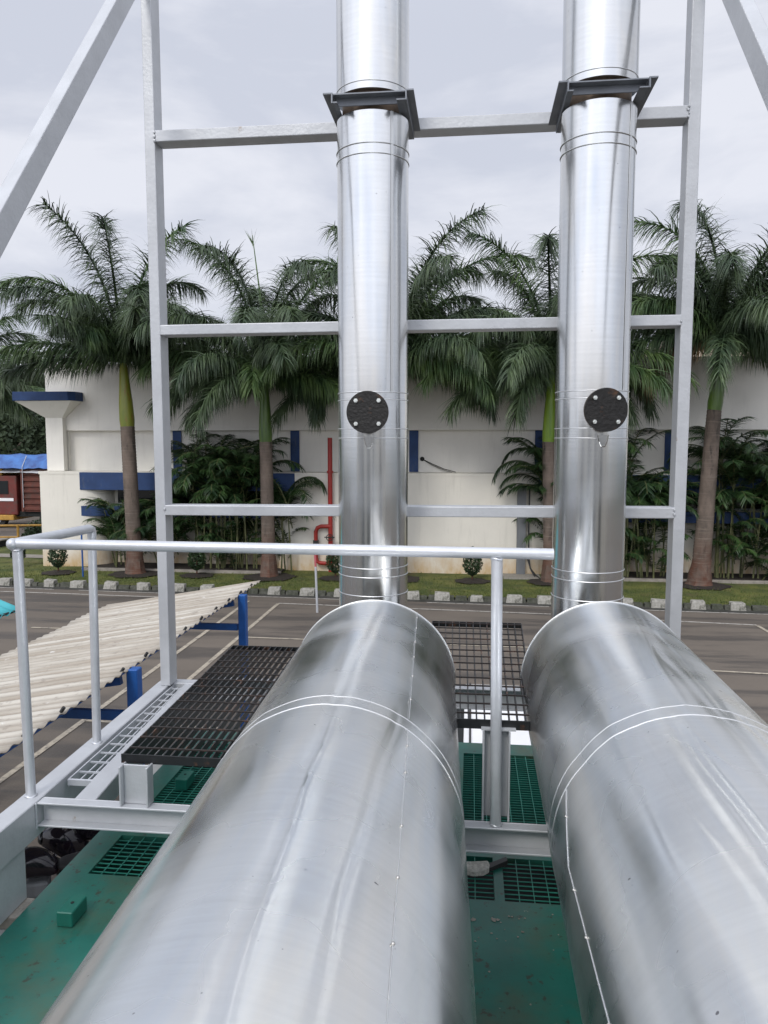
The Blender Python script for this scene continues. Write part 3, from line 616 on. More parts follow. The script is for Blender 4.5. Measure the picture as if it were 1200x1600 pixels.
for i in range(1400):
    dv = Vector((r.gauss(0, 1), r.gauss(0, 1), abs(r.gauss(0, 1)))).normalized(); p = Vector((-20.9, 35, .3)) + Vector((dv.x * .8, dv.y * .7, dv.z * .8)) * r.uniform(.5, 1.1)
    a = Vector((r.uniform(-1, 1), r.uniform(-1, 1), r.uniform(-1, 1))).normalized() * .06; b = a.cross(Vector((r.uniform(-1, 1), .3, r.uniform(-1, 1)))).normalized() * .04; m.add([p - a, p + b, p + a, p - b], [(0, 1, 2, 3)])
build('foliage', m, 'bush', hb); build('stem', MB().tube([(-20.9, 35, 0), (-20.9, 35, .7)], .04, 6), 'bark_low', hb)
fe = thing('yellow_fence', 'low yellow pipe fence along the road at the left', 'fence', (-24, 34, 0))
build('rail', MB().tube([(-32, 33.2, .80), (-19.5, 34.3, .98)], .05, 8).tube([(-32, 33.2, .35), (-21.4, 34.0, .40)], .05, 8), 'yellow', fe, smooth=True)
for x in (-30.5, -28.2, -25.9, -23.7, -21.45): build('post', MB().tube([(x, 33.2 + (x + 32) * .085, 0), (x, 33.2 + (x + 32) * .085, .86 + (x + 32) * .012)], .06, 8), 'yellow', fe, smooth=True)
tg = thing('drain_cover', 'dark metal grid drain frame on the grass at the left edge', 'drain', (-22.4, 32.6, .12))
build('slab', MB().box(-23.4, -21.4, 32.3, 33.1, .12, .42), 'dark', tg, bevel=.02); build('slab_rim', MB().box(-23.5, -21.3, 32.25, 33.15, .42, .47), 'concrete', tg)

# ------------------------------------------------------------------ truck
T = thing('cargo_truck', 'red slatted cargo truck loaded high under blue and white tarpaulins', 'truck', (-23, 42, 0))
def tb(n, mb, m, **k): return build(n, mb, m, T, **k)
tb('chassis', MB().box(-28.2, -17.5, 41.1, 43.2, .65, .95), 'dark')
tb('cab', MB().hexa([(-28.0, 40.9, .75), (-25.7, 40.9, .75), (-25.7, 43.3, .75), (-28.0, 43.3, .75)], [(-27.75, 40.9, 3.0), (-25.7, 40.9, 3.0), (-25.7, 43.3, 3.0), (-27.75, 43.3, 3.0)]), 'truck_red', bevel=.06, seg=2)
tb('cab_window', MB().box(-27.3, -26.2, 40.87, 40.9, 1.95, 2.7), 'glass')
tb('windscreen', MB().hexa([(-27.97, 41.1, 1.8), (-27.9, 41.1, 1.8), (-27.9, 43.1, 1.8), (-27.97, 43.1, 1.8)], [(-27.86, 41.1, 2.7), (-27.8, 41.1, 2.7), (-27.8, 43.1, 2.7), (-27.86, 43.1, 2.7)]), 'glass')
tb('bumper', MB().box(-28.25, -25.9, 40.8, 43.4, .45, .75), 'yellow', bevel=.03)
tb('white_stripe', MB().box(-27.6, -25.9, 40.865, 40.88, 1.55, 1.72), 'white_box')
sign = MB().box(-28.0, -26.6, 40.95, 43.2, 3.0, 3.5)
tb('cab_visor', sign, 'yellow', bevel=.04)
body = MB().box(-25.4, -17.4, 40.95, 43.25, .95, 3.35)
tb('cargo_body', body, 'truck_wood')
sl_ = MB()
for k in range(7): sl_.box(-25.42, -17.38, 40.87, 40.945, 1.05 + k * .33, 1.2 + k * .33)
for x in (-25.4, -23.4, -21.4, -19.4, -17.5): sl_.box(x, x + .13, 40.82, 40.865, .95, 3.4)
tb('side_slats', sl_, 'truck_wood', bevel=.01)
def tarp_mesh(x0, x1, y0, y1, z0, z1, sd, nx=34, ny=12):
    m = MB(); r = random.Random(sd)
    for j in range(ny + 1):
        for i in range(nx + 1):
            u = i / nx; v = j / ny; x = x0 + (x1 - x0) * u; y = y0 + (y1 - y0) * v
            ed = min(1, 4 * min(v, 1 - v)) ** .6; z = z0 + (z1 - z0) * ed + .14 * noise.noise(Vector((x * 1.3, y * 1.7, sd)))
            m.v.append((x, y - (.0 if 0 < v < 1 else 0), z if 0 < v < 1 else z0 + .08 * noise.noise(Vector((x * 2, 0, sd)))))
    for j in range(ny):
        for i in range(nx):
            a = j * (nx + 1) + i; m.f.append((a, a + 1, a + nx + 2, a + nx + 1))
    # end skirts
    b = len(m.v); m.v += [(x0, y0, z0 - .05), (x0, y1, z0 - .05), (x1, y0, z0 - .05), (x1, y1, z0 - .05)]
    m.f.append(tuple([b] + [j * (nx + 1) for j in range(ny + 1)] + [b + 1])); m.f.append(tuple([b + 2] + [j * (nx + 1) + nx for j in range(ny + 1)] + [b + 3]))
    return m
tb('tarpaulin', tarp_mesh(-28.0, -17.3, 40.75, 43.4, 3.42, 4.15, 3), 'tarp', smooth=True, label='blue tarpaulin over the load')
tb('tarpaulin', tarp_mesh(-28.2, -17.2, 40.7, 43.45, 3.18, 3.4, 9), 'tarp_w', smooth=True, label='white tarpaulin under the blue one')
tb('rope', MB().tube([(-25.2, 40.70, 1.2), (-25.2, 40.72, 3.5), (-25.2, 41.2, 4.12)], .02, 5).tube([(-23.2, 40.70, 1.2), (-23.2, 40.72, 3.5), (-23.2, 41.2, 4.12)], .02, 5), 'tarp_w')
for x in (-27.0, -23.9, -22.6, -19.6):
    wm = build('wheel', MB().tube([(x, 40.95, .52), (x, 41.3, .52)], .52, 24), 'tyre', T, smooth=True)
    build('rim', MB().tube([(x, 40.92, .52), (x, 40.97, .52)], .27, 16), 'grey', wm, smooth=True)
build('mirror', MB().box(-27.75, -27.7, 40.5, 40.7, 2.1, 2.6).tube([(-27.72, 40.9, 2.5), (-27.72, 40.6, 2.5)], .02, 6), 'dark', T)

# ------------------------------------------------------------------ corrugated shed roof
def corrugated(x0, y0, z0, x1, z1, y1, pitch=.16, amp=.025, jag=.05, seed=1, nx=10, sag=0):
    """ridges run along X; the sheet spans y0..y1 and slopes from z0 at x0 to z1 at x1"""
    m = MB(); r = random.Random(seed); ny = int((y1 - y0) / pitch * 8); off = {}
    for j in range(ny + 1):
        y = y0 + (y1 - y0) * j / ny; sheet = int((y - y0) / 1.02); o = off.setdefault(sheet, r.uniform(-jag, jag))
        for i in range(nx + 1):
            u = i / nx; x = x0 + (x1 - x0) * u + (o if i == 0 else .15 * o if i == nx else 0)
            m.v.append((x, y, z0 + (z1 - z0) * u + amp * math.sin(2 * PI * y / pitch) + .006 * noise.noise(Vector((x * 2, y * 2, seed))) + .004 * (sheet % 2)))
    for j in range(ny):
        for i in range(nx):
            a = j * (nx + 1) + i; m.f.append((a, a + 1, a + nx + 2, a + nx + 1))
    return m
S = thing('shed_roof', 'weathered cream corrugated shed roof on blue posts at the left', 'shed', (-4.5, 8, 0))
cs = corrugated(-5.77, 3.2, 2.35, -3.26, 2.80, 11.6, pitch=.16, amp=.013)
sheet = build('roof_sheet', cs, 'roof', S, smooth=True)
sm = sheet.modifiers.new('solid', 'SOLIDIFY'); sm.thickness = .006
for y in (3.3, 6.93, 10.5):
    build('post', MB().box(-3.28, -3.17, y - .06, y + .06, 0, 2.80), 'blue_steel', S, bevel=.008)
    build('rafter', MB().bar((-5.75, y, 2.26), (-3.36, y, 2.68), .06, .09, Vector((0, 1, 0))), 'blue_steel', S)
    build('tie_beam', MB().box(-4.3, -3.30, y - .03, y + .03, 2.28, 2.37), 'blue_steel', S)
pu = MB()
for x, z in ((-5.5, 2.33), (-4.6, 2.49), (-3.5, 2.69)): pu.box(x - .03, x + .03, 3.2, 11.55, z - .05, z + .02)
build('purlin', pu, 'blue_steel', S)
bo = MB(); y = 3.55
while y < 11.5: bo.tube([(-3.29, y, 2.80), (-3.262, y, 2.84)], .016, 6); y += .54
build('hook_bolt', bo, 'black_pipe', S)
S2 = thing('turquoise_roof', 'turquoise corrugated roof corner at the left edge', 'shed', (-8.5, 9, 0))
c2 = corrugated(-8.6, 8.6, 3.45, -6.34, 2.60, 10.08, pitch=.20, amp=.02, seed=4, jag=.01)
o = build('roof_sheet', c2, 'cyan', S2, smooth=True); sm = o.modifiers.new('solid', 'SOLIDIFY'); sm.thickness = .006
for y in (8.8, 9.8): build('post', MB().box(-6.9, -6.78, y - .06, y + .06, 0, 2.62), 'blue_steel', S2); build('post', MB().box(-8.4, -8.3, y - .06, y + .06, 0, 3.3), 'blue_steel', S2)
bo = MB()
for k in range(3): bo.tube([(-6.37, 8.75 + k * .6, 2.60), (-6.35, 7.55 + k * .6, 2.65)], .018, 6)
build('hook_bolt', bo, 'black_pipe', S2)

# ------------------------------------------------------------------ motorcycles under the shed edge
def motorcycle(loc, rz, label, trim):
    P = thing('motorcycle', label, 'motorcycle', (0, 0, 0), 'motorcycles parked beside the shed')
    def loft(secs, n=20):
        m = MB()
        for (x, zc, hy, hz, p) in secs:
            for i in range(n):
                a = 2 * PI * i / n; c, s_ = math.cos(a), math.sin(a)
                m.v.append((x, hy * abs(c) ** p * (1 if c > 0 else -1), zc + hz * abs(s_) ** p * (1 if s_ > 0 else -1)))
        k = len(secs)
        for j in range(k - 1):
            for i in range(n):
                a = j * n + i; b = j * n + (i + 1) % n; m.f.append((a, b, b + n, a + n))
        m.f.append(tuple(range(n - 1, -1, -1))); m.f.append(tuple((k - 1) * n + i for i in range(n))); return m
    build('fuel_tank', loft([(-.12, .80, .07, .05, .9), (-.02, .86, .13, .11, .8), (.15, .90, .17, .14, .8), (.30, .89, .15, .13, .8), (.40, .84, .06, .06, .9)]), 'bike', P, smooth=True)
    build('fairing', loft([(.28, .62, .05, .16, .7), (.42, .70, .17, .22, .7), (.55, .80, .21, .17, .7), (.68, .84, .15, .12, .8), (.78, .82, .05, .06, .9)]), 'bike', P, smooth=True)
    build('side_panel', loft([(-.75, .86, .05, .04, .9), (-.55, .80, .12, .08, .8), (-.3, .70, .14, .12, .8), (-.1, .62, .10, .10, .9)]), trim, P, smooth=True)
    build('seat', loft([(-.80, .92, .07, .03, .8), (-.6, .90, .13, .05, .7), (-.3, .84, .15, .05, .7), (-.08, .84, .10, .05, .8)]), 'seat', P, smooth=True)
    build('engine', MB().box(-.18, .22, -.13, .13, .28, .56).box(-.02, .2, -.1, .1, .56, .72), 'grey_panel', P, bevel=.03, seg=2)
    fk = MB()
    for s_ in (-1, 1): fk.tube([(.52, s_ * .09, .95), (.78, s_ * .09, .31)], .025, 8)
    build('fork', fk, 'chrome', P, smooth=True)
    build('handlebar', MB().tube([(.40, -.36, 1.02), (.47, -.2, 1.06), (.50, 0, 1.02), (.47, .2, 1.06), (.40, .36, 1.02)], .014, 8), 'black_pipe', P, smooth=True)
    build('headlight', MB().sphere((.76, 0, .84), .08, 12, 8, (.5, 1, .8)), 'glass', P, smooth=True)
    for s_ in (-1, 1): build('mirror', MB().tube([(.45, s_ * .22, 1.05), (.42, s_ * .30, 1.2)], .007, 6).sphere((.42, s_ * .32, 1.22), .06, 10, 6, (.3, 1, .7)), 'bike', P, smooth=True)
    build('exhaust', MB().tube([(.15, -.12, .3), (-.2, -.16, .26), (-.75, -.18, .38)], [.02, .03, .045], 10), 'chrome', P, smooth=True)
    for x in (.80, -.62):
        w_ = build('wheel', MB().ring((x, 0, .30), (0, 1, 0), .26, .045, 32, 8), 'tyre', P, smooth=True)
        sp = MB().ring((x, 0, .30), (0, 1, 0), .215, .012, 28, 6).tube([(x, -.05, .3), (x, .05, .3)], .035, 10)
        for k in range(6):
            a = k * PI / 3; sp.bar((x, 0, .3), (x + .21 * math.cos(a), 0, .3 + .21 * math.sin(a)), .03, .012, Vector((0, 1, 0)))
        build('rim', sp, 'grey_panel', w_)
    build('mudguard', MB().add([(x_, y_, z_) for k in range(9) for (x_, y_, z_) in [(.80 + .33 * math.cos(R(20 + k * 17)), -.06, .30 + .33 * math.sin(R(20 + k * 17))), (.80 + .33 * math.cos(R(20 + k * 17)), .06, .30 + .33 * math.sin(R(20 + k * 17)))]], [(2 * k, 2 * k + 1, 2 * k + 3, 2 * k + 2) for k in range(8)]), 'bike', P, smooth=True)
    for ch in P.children:
        if ch.name.split('.')[0] in ('fuel_tank', 'fairing', 'side_panel', 'seat'):
            try: ch.data.attributes.remove(ch.data.attributes['sharp_edge'])
            except Exception: pass
            q = ch.modifiers.new('round', 'SUBSURF'); q.levels = 2; q.render_levels = 2
    P.location = loc; P.rotation_euler = (0, 0, rz)
    return P
m1 = motorcycle((-4.10, 6.75, 0), R(200), 'glossy black motorcycle with maroon side trim, nearer of the two below the steel platform', 'bike_red')
copy_thing(m1, (-3.75, 7.55, 0), 'glossy black motorcycle with an orange lamp showing, farther of the two beside the green canopy', rot=(0, 0, R(205)))

# ------------------------------------------------------------------ green generator canopy
G = thing('generator_canopy', 'green steel generator canopy with vent grilles below the ducts', 'generator', (-.25, 2, 0))
holes = [(-1.395, -.80, 2.56, 2.84), (-.70, -.06, 2.56, 2.84), (-.02, .10, 2.56, 2.84), (.135, .385, 2.56, 2.84), (-1.395, -.80, 2.98, 3.80), (-.70, -.06, 2.98, 3.80), (-.02, .385, 2.98, 3.82)]
def plate(x0, x1, y0, y1, z, th, holes):
    xs = sorted({x0, x1, *[h[0] for h in holes], *[h[1] for h in holes]}); ys = sorted({y0, y1, *[h[2] for h in holes], *[h[3] for h in holes]}); m = MB()
    ix = {}
    def vid(x, y):
        if (x, y) not in ix: ix[(x, y)] = len(m.v); m.v.append((x, y, z))
        return ix[(x, y)]
    for i in range(len(xs) - 1):
        for j in range(len(ys) - 1):
            cx, cy = (xs[i] + xs[i + 1]) / 2, (ys[j] + ys[j + 1]) / 2
            if any(h[0] < cx < h[1] and h[2] < cy < h[3] for h in holes): continue
            m.f.append((vid(xs[i], ys[j]), vid(xs[i + 1], ys[j]), vid(xs[i + 1], ys[j + 1]), vid(xs[i], ys[j + 1])))
    return m
o = build('roof_plate', plate(-1.50, .98, -1.5, 3.96, 3.40, .02, holes), 'green', G); sm = o.modifiers.new('solid', 'SOLIDIFY'); sm.thickness = .02; sm.offset = -1
build('side_wall', MB().box(-1.49, -1.47, -1.5, 3.95, .15, 3.378).box(.95, .97, -1.5, 3.95, .15, 3.378).box(-1.468, .948, 3.93, 3.95, .15, 3.378).box(-1.468, .948, -1.5, -1.48, .15, 3.378), 'green', G)
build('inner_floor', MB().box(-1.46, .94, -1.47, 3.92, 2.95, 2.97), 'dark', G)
build('base_frame', MB().box(-1.52, 1.0, -1.53, 3.98, .0, .149), 'dark', G)
for y0 in (-1.2, .1, 1.4, 2.7):
    dr = build('side_door', MB().box(-1.512, -1.491, y0, y0 + 1.15, .4, 3.1), 'green', G, bevel=.006)
    build('handle', MB().box(-1.54, -1.513, y0 + .1, y0 + .14, 1.6, 1.8), 'black_pipe', dr)
def grille(x0, x1, y0, y1, z, dx, dy, m='green_dark'):
    g = MB(); x = x0 + dx
    while x < x1 - dx * .4: g.box(x - .0014, x + .0014, y0, y1, z - .004, z - .001); x += dx
    y = y0 + dy
    while y < y1 - dy * .4: g.box(x0, x1, y - .0013, y + .0013, z - .008, z - .0045); y += dy
    return g
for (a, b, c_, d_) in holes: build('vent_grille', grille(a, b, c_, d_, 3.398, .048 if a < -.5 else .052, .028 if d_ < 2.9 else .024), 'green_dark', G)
# lifting lugs on the canopy roof
for (x, y) in ((-1.315, 2.30), (-1.305, 3.30)):
    lg = build('lifting_lug', MB().box(x - .028, x + .028, y - .05, y + .05, 3.401, 3.452), 'lug', G, bevel=.003)
    build('lug_hole', MB().tube([(x, y + .005, 3.4515), (x, y + .005, 3.4535)], .006, 12), 'dark', lg)
wf = thing('board_fragment', 'pale broken half-moon fragment of board lying on the green grille', 'debris', (.03, 2.76, 3.40))
pts = [(-.03, 2.722), (.0, 2.700), (.03, 2.694), (.062, 2.702), (.082, 2.722), (.087, 2.75), (.080, 2.775), (.02, 2.762), (-.03, 2.755)]
build('board', MB().quadprism(pts, 3.402, 3.424), 'board', wf, bevel=.003)
tag(build('rubber_strip', MB().hexa([(.085, 2.735, 3.402), (.155, 2.79, 3.402), (.15, 2.815, 3.402), (.08, 2.765, 3.402)], [(.085, 2.735, 3.416), (.155, 2.79, 3.42), (.15, 2.815, 3.42), (.08, 2.765, 3.416)]), 'black_pipe', loc=(.12, 2.78, 3.4)),
    'short black strip lying beside the pale board fragment', 'debris')
ch = MB(); r = random.Random(12)
for i in range(26):
    x = r.uniform(.0, .30) if r.random() < .8 else r.uniform(0, .35); y = 2.50 - abs(r.gauss(0, .12)); s_ = r.uniform(.0015, .005) * (2.6 if i < 4 else 1); n = 6; b = len(ch.v)
    for k in range(n): ch.v.append((x + s_ * r.uniform(.6, 1.3) * math.cos(k * PI / 3), y + s_ * r.uniform(.6, 1.3) * math.sin(k * PI / 3), 3.402))
    for k in range(n): v = ch.v[b + k]; ch.v.append((x + (v[0] - x) * .8, y + (v[1] - y) * .8, 3.4032))
    ch.f += [tuple(b + n + k for k in range(n))] + [(b + k, b + (k + 1) % n, b + n + (k + 1) % n, b + n + k) for k in range(n)]
o = build('plaster_crumbs', ch, 'concrete'); o['kind'] = 'stuff'; tag(o, 'pale crumbs scattered on the green canopy between the ducts', 'crumbs')

# white cabinet glimpsed beyond
wc = thing('white_cabinet', 'white flat-topped cabinet glimpsed between the ducts beyond the green canopy', 'cabinet', (.36, 9.2, 0))
build('body', MB().box(-.05, .75, 7.7, 10.9, .1, 1.48), 'white_box', wc, bevel=.02, seg=2)
build('cable_strip', MB().box(.015, .04, 7.7, 10.9, 1.482, 1.495), 'black_pipe', wc)
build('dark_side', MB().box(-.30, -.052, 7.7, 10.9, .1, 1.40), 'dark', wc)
build('base', MB().box(-.28, .73, 7.75, 10.85, 0, .1), 'concrete', wc)

# ------------------------------------------------------------------ steel platform
P = thing('steel_platform', 'grey painted steel support platform of channels below the ducts', 'platform', (-.6, 2.5, 3.4))
Z = 3.72
def slab(n, pts, z0, z1, m='grey', **k): return build(n, MB().quadprism(pts, z0, z1), m, P, bevel=.003, **k)
slab('outer_beam', [(-1.60, .3), (-1.52, .3), (-1.522, 2.44), (-1.565, 3.80), (-1.64, 3.80), (-1.60, 2.44)], 3.59, Z)
slab('inner_beam', [(-1.405, 2.50), (-1.322, 2.50), (-1.437, 3.80), (-1.492, 3.80)], 3.63, Z - .003)
slab('end_beam', [(-1.64, 3.801), (-1.425, 3.801), (-1.425, 3.87), (-1.64, 3.87)], 3.63, Z)
def channel_x(x0, x1, yf, yb, z0, z1, t=.007):     # open towards the camera
    return MB().box(x0, x1, yf, yb - t, z1 - t, z1).box(x0, x1, yb - t, yb, z0, z1).box(x0, x1, yf, yb - t, z0, z0 + t)
build('front_channel', channel_x(-1.518, .90, 2.452, 2.50, 3.63, Z - .001), 'grey', P, bevel=.0015)
build('rear_channel', channel_x(-1.40, 1.1, 3.88, 3.93, 3.61, Z), 'grey', P, bevel=.0015)
build('end_cleat', MB().box(.285, .325, 2.435, 2.451, 3.62, 3.74), 'grey', P)
def hsec(x0, x1, y0, y1, z0, z1, t=.007):          # I-section standing upright, web facing the camera
    return MB().box(x0, x0 + t, y0, y1, z0, z1).box(x1 - t, x1, y0, y1, z0, z1).box(x0 + t, x1 - t, (y0 + y1) / 2, (y0 + y1) / 2 + t, z0, z1)
build('stub_column', hsec(-1.213, -1.108, 2.458, 2.508, Z, 3.862), 'grey', P, bevel=.0015)
build('stub_column', MB().box(.050, .056, 2.50, 2.545, Z, 4.032).box(.056, .080, 2.538, 2.545, Z, 4.032).box(.108, .136, 2.538, 2.545, Z, 4.032).box(.136, .142, 2.50, 2.545, Z, 4.032).box(.080, .108, 2.538, 2.545, Z, 4.032), 'grey', P)
build('top_plate', MB().box(.045, .16, 2.505, 2.56, 4.0325, 4.039), 'grey', P)
build('column', MB().box(-1.62, -1.53, 2.12, 2.39, 3.401, 3.589), 'grey', P, bevel=.003)
build('column', MB().box(-1.62, -1.53, .5, .6, 0, 3.589), 'grey', P, bevel=.003)
build('column', MB().box(-1.68, -1.59, 3.74, 3.83, 0, 3.589), 'grey', P, bevel=.003)
build('column', MB().box(1.02, 1.12, 3.70, 3.84, 0, 3.72), 'grey', P, bevel=.003)
build('base_block', MB().box(-1.66, -1.502, 2.283, 2.396, 3.352, 3.40), 'concrete', P, bevel=.004)
build('block_leg', MB().box(-1.66, -1.53, 2.285, 2.394, 0, 3.351), 'grey', P)
wl = MB(); r = random.Random(2)
for k in range(26): wl.sphere((-1.519, 2.448 + r.uniform(-.002, .002), 3.625 + k * .0036), .0035 * r.uniform(.7, 1.3), 6, 4)
for k in range(30): wl.sphere((-1.58 + k * .0016, 2.278, 3.585 + .001 * r.random()), .003, 6, 4)
build('weld_bead', wl, 'rail', P, smooth=True)
# ladder-like cable tray between the two beams
L = thing('ladder_tray', 'narrow light steel ladder tray between the left platform beams', 'tray', (-1.47, 2.7, 3.7))
lt = MB()
def lx(y, f): a = -1.515 - .035 * (y - 2.68) / 1.12; b = -1.415 - .07 * (y - 2.68) / 1.12; return a + (b - a) * f
lt.bar((lx(2.66, .02), 2.66, 3.698), (lx(3.8, .02), 3.8, 3.698), .005, .03); lt.bar((lx(2.66, .96), 2.66, 3.698), (lx(3.8, .96), 3.8, 3.698), .005, .03)
build('side_rail', lt, 'rail', L)
build('end_bar', MB().box(-1.515, -1.415, 2.655, 2.667, 3.690, 3.712), 'rail', L)
lr = MB(); y = 2.74
while y < 3.79: lr.box(lx(y, .03), lx(y, .95), y - .003, y + .003, 3.702, 3.709); y += .092
for f in (.35, .66): lr.bar((lx(2.68, f), 2.68, 3.698), (lx(3.79, f), 3.79, 3.698), .005, .006)
build('rung', lr, 'rail', L)

# gratings
def grating(name, label, quadpts, z, notch=None, loc=(0, 0, 0), nb=22, cross=.1):
    T_ = thing(name, label, 'grating', loc, 'black bar gratings on the platform')
    (ax, ay), (bx, by), (cx, cy), (dx, dy) = quadpts       # near-left, near-right, far-right, far-left
    h = .026; t = .0045; m = MB(); y0 = ay; y1 = dy
    for i in range(nb + 1):
        f = i / nb; xn = ax + (bx - ax) * f; xf = dx + (cx - dx) * f; yn = y0
        if notch and xn < notch[0]: yn = notch[1]; xn = xn + (xf - xn) * (yn - y0) / (y1 - y0)
        m.hexa([(xn - t / 2, yn, z - h), (xn + t / 2, yn, z - h), (xf + t / 2, y1, z - h), (xf - t / 2, y1, z - h)], [(xn - t / 2, yn, z), (xn + t / 2, yn, z), (xf + t / 2, y1, z), (xf - t / 2, y1, z)])
    build('bearing_bar', m, 'grate', T_)
    m = MB(); y = y0 + cross * .6
    while y < y1 - .02:
        f = (y - y0) / (y1 - y0); xl = ax + (dx - ax) * f; xr = bx + (cx - bx) * f
        if notch and y < notch[1]: xl = max(xl, notch[0])
        m.bar((xl, y, z + .0005), (xr, y, z + .0005), .007, .005, Vector((0, 1, 0))); y += cross
    build('cross_rod', m, 'rod', T_)
    xl = notch[0] if notch else ax
    build('end_bar', MB().box(xl - .004, bx + .004, y0 - .006, y0 - .0005, z - h - .004, z + .002), 'grate', T_); build('end_bar', MB().box(dx, cx, y1 + .0005, y1 + .006, z - h, z + .001), 'grate', T_)
    return T_
grating('bar_grating', 'black bar grating left of the left duct, on a grey stub column', [(-1.222, 2.515), (-.72, 2.515), (-.76, 3.965), (-1.278, 3.965)], 3.886, loc=(-1.0, 3.2, 3.86), nb=17)
grating('bar_grating', 'black bar grating between the two ducts, beyond the handrail post', [(-.135, 2.53), (.222, 2.53), (.268, 3.925), (-.19, 3.925)], 4.06, notch=(-.05, 3.12), loc=(.1, 3.2, 4.03), nb=13)

# guard rail
Rl = thing('guard_rail', 'silver tubular guard rail crossing in front of both stacks', 'railing', (-.7, 2.5, 3.72))
zr = 4.637
build('top_rail', MB().tube([(-1.583, 2.488, zr + .004), (-.6, 2.49, zr + .001), (.27, 2.5, zr - .004)], .0185, 20), 'rail', Rl, smooth=True)
build('side_rail', MB().tube([(-1.583, 2.470, zr + .004), (-1.572, 2.75, zr + .002), (-1.560, 2.975, zr), (-1.560, 2.993, zr - .006), (-1.560, 2.998, zr - .022), (-1.560, 2.998, zr - .04)], .0185, 20), 'rail', Rl, smooth=True)
build('post', MB().tube([(-1.568, 2.50, Z), (-1.575, 2.495, zr - .01)], .0175, 20), 'rail', Rl, smooth=True)
build('post', MB().tube([(-1.568, 2.993, Z), (-1.560, 2.998, zr - .03)], .0175, 20), 'rail', Rl, smooth=True)
build('post', MB().tube([(.0955, 2.478, Z), (.089, 2.498, zr - .02)], .0185, 20), 'rail', Rl, smooth=True)
for c in ((-1.568, 2.50, Z + .002), (-1.568, 2.993, Z + .002), (.0955, 2.478, Z + .002), (.089, 2.498, zr - .021), (-1.575, 2.495, zr - .018)):
    build('weld_collar', MB().ring(c, (0, 0, 1), .0185, .0038, 18, 6, .002), 'rail', Rl, smooth=True)
build('corner_cap', MB().sphere((-1.583, 2.480, zr + .004), .0205, 16, 10), 'rail', Rl, smooth=True)

# ------------------------------------------------------------------ stack frame
F = thing('stack_frame', 'tall grey box-section frame with cross beams and braces holding the stacks', 'frame', (-.3, 3.8, 3.72))
yf = 3.748
build('post', MB().hexa([(-1.601, yf, 3.72), (-1.549, yf, 3.72), (-1.549, yf + .1, 3.72), (-1.601, yf + .1, 3.72)], [(-1.611, yf, 9.2), (-1.557, yf, 9.2), (-1.557, yf + .1, 9.2), (-1.611, yf + .1, 9.2)]), 'grey', F, bevel=.004, seg=2)
build('post', MB().hexa([(.960, yf, 3.72), (1.014, yf, 3.72), (1.014, yf + .1, 3.72), (.960, yf + .1, 3.72)], [(.968, yf, 9.2), (1.024, yf, 9.2), (1.024, yf + .1, 9.2), (.968, yf + .1, 9.2)]), 'grey', F, bevel=.004, seg=2)
for z0, z1, z2 in ((6.455, 6.510, 0), (5.525, 5.575, .006), (4.618, 4.670, .012)):
    build('cross_beam', MB().hexa([(-1.552, yf - .003, z0), (.966, yf - .003, z0 + z2), (.966, yf + .097, z0 + z2), (-1.552, yf + .097, z0)], [(-1.552, yf - .003, z1), (.966, yf - .003, z1 + z2), (.966, yf + .097, z1 + z2), (-1.552, yf + .097, z1)]), 'grey', F, bevel=.004, seg=2)
build('cross_beam', MB().box(-1.552, .966, yf - .003, yf + .097, 8.8, 8.85), 'grey', F)
def brace(x0, x1, zt, sl):
    # upper edge passes z = zt at Y = 3; depth .09 across the slope
    yb = 3 - (zt - 3.73) / sl; yt = 3.748; dz = .142
    zb = zt + (yb - 3) * sl; ztp = zt + (yt - 3) * sl
    return MB().hexa([(x0, yb, zb - .01), (x1, yb, zb - .01), (x1, yb + .14 / sl, zb - .01), (x0, yb + .14 / sl, zb - .01)], [(x0, yt, ztp), (x1, yt, ztp), (x1, yt, ztp - dz), (x0, yt, ztp - dz)])
build('brace', brace(-1.603, -1.550, 6.452, 1.255), 'grey', F, bevel=.004, seg=2)
build('brace', brace(.965, 1.018, 6.494, 1.17), 'grey', F, bevel=.004, seg=2)
gb_ = MB(); r = random.Random(6)
for z in (6.46, 6.48, 6.50): gb_.sphere((-1.553, yf - .003, z), .008 * r.uniform(.6, 1.2), 6, 4)
for x, z in ((.962, 6.46), (.966, 6.475), (.961, 6.49), (.965, 6.505), (.963, 4.65), (.962, 4.67), (-1.552, 4.65), (.963, 5.55)): gb_.sphere((x, yf - .004, z), .0075 * r.uniform(.6, 1.2), 6, 4)
build('weld_lump', gb_, 'grey', F, smooth=True)
def clamp(xl, xr, dx):
    # two angle arms reaching forward from the cross beam and a channel across their front
    m = MB(); z0, z1 = 6.412, 6.450; yb = yf - .004; y0 = 3.315
    for x, s_ in ((xl, 1), (xr, -1)):
        m.box(x - .003, x + .003, y0, yb, z0, z1 + .004); m.box(min(x + s_ * .004, x + s_ * .04), max(x + s_ * .004, x + s_ * .022), y0, yb, z0, z0 + .005)
        m.box(min(x - s_ * .004, x - s_ * .038), max(x - s_ * .004, x - s_ * .032), y0, yb, z1 - .002, z1 + .004)
    m.box(xl + .005, xr - .005, y0 + .045, y0 + .052, z0 + .004, z1 + .001); m.box(xl + .005, xr - .005, y0 + .004, y0 + .0445, z1 - .004, z1 + .001)
    return m
build('stack_clamp', clamp(-.596, -.283, 0), 'clamp', F, label='dark clamp bracket round the left stack')
build('stack_clamp', clamp(.378, .700, 0), 'clamp', F, label='dark clamp bracket round the right stack')

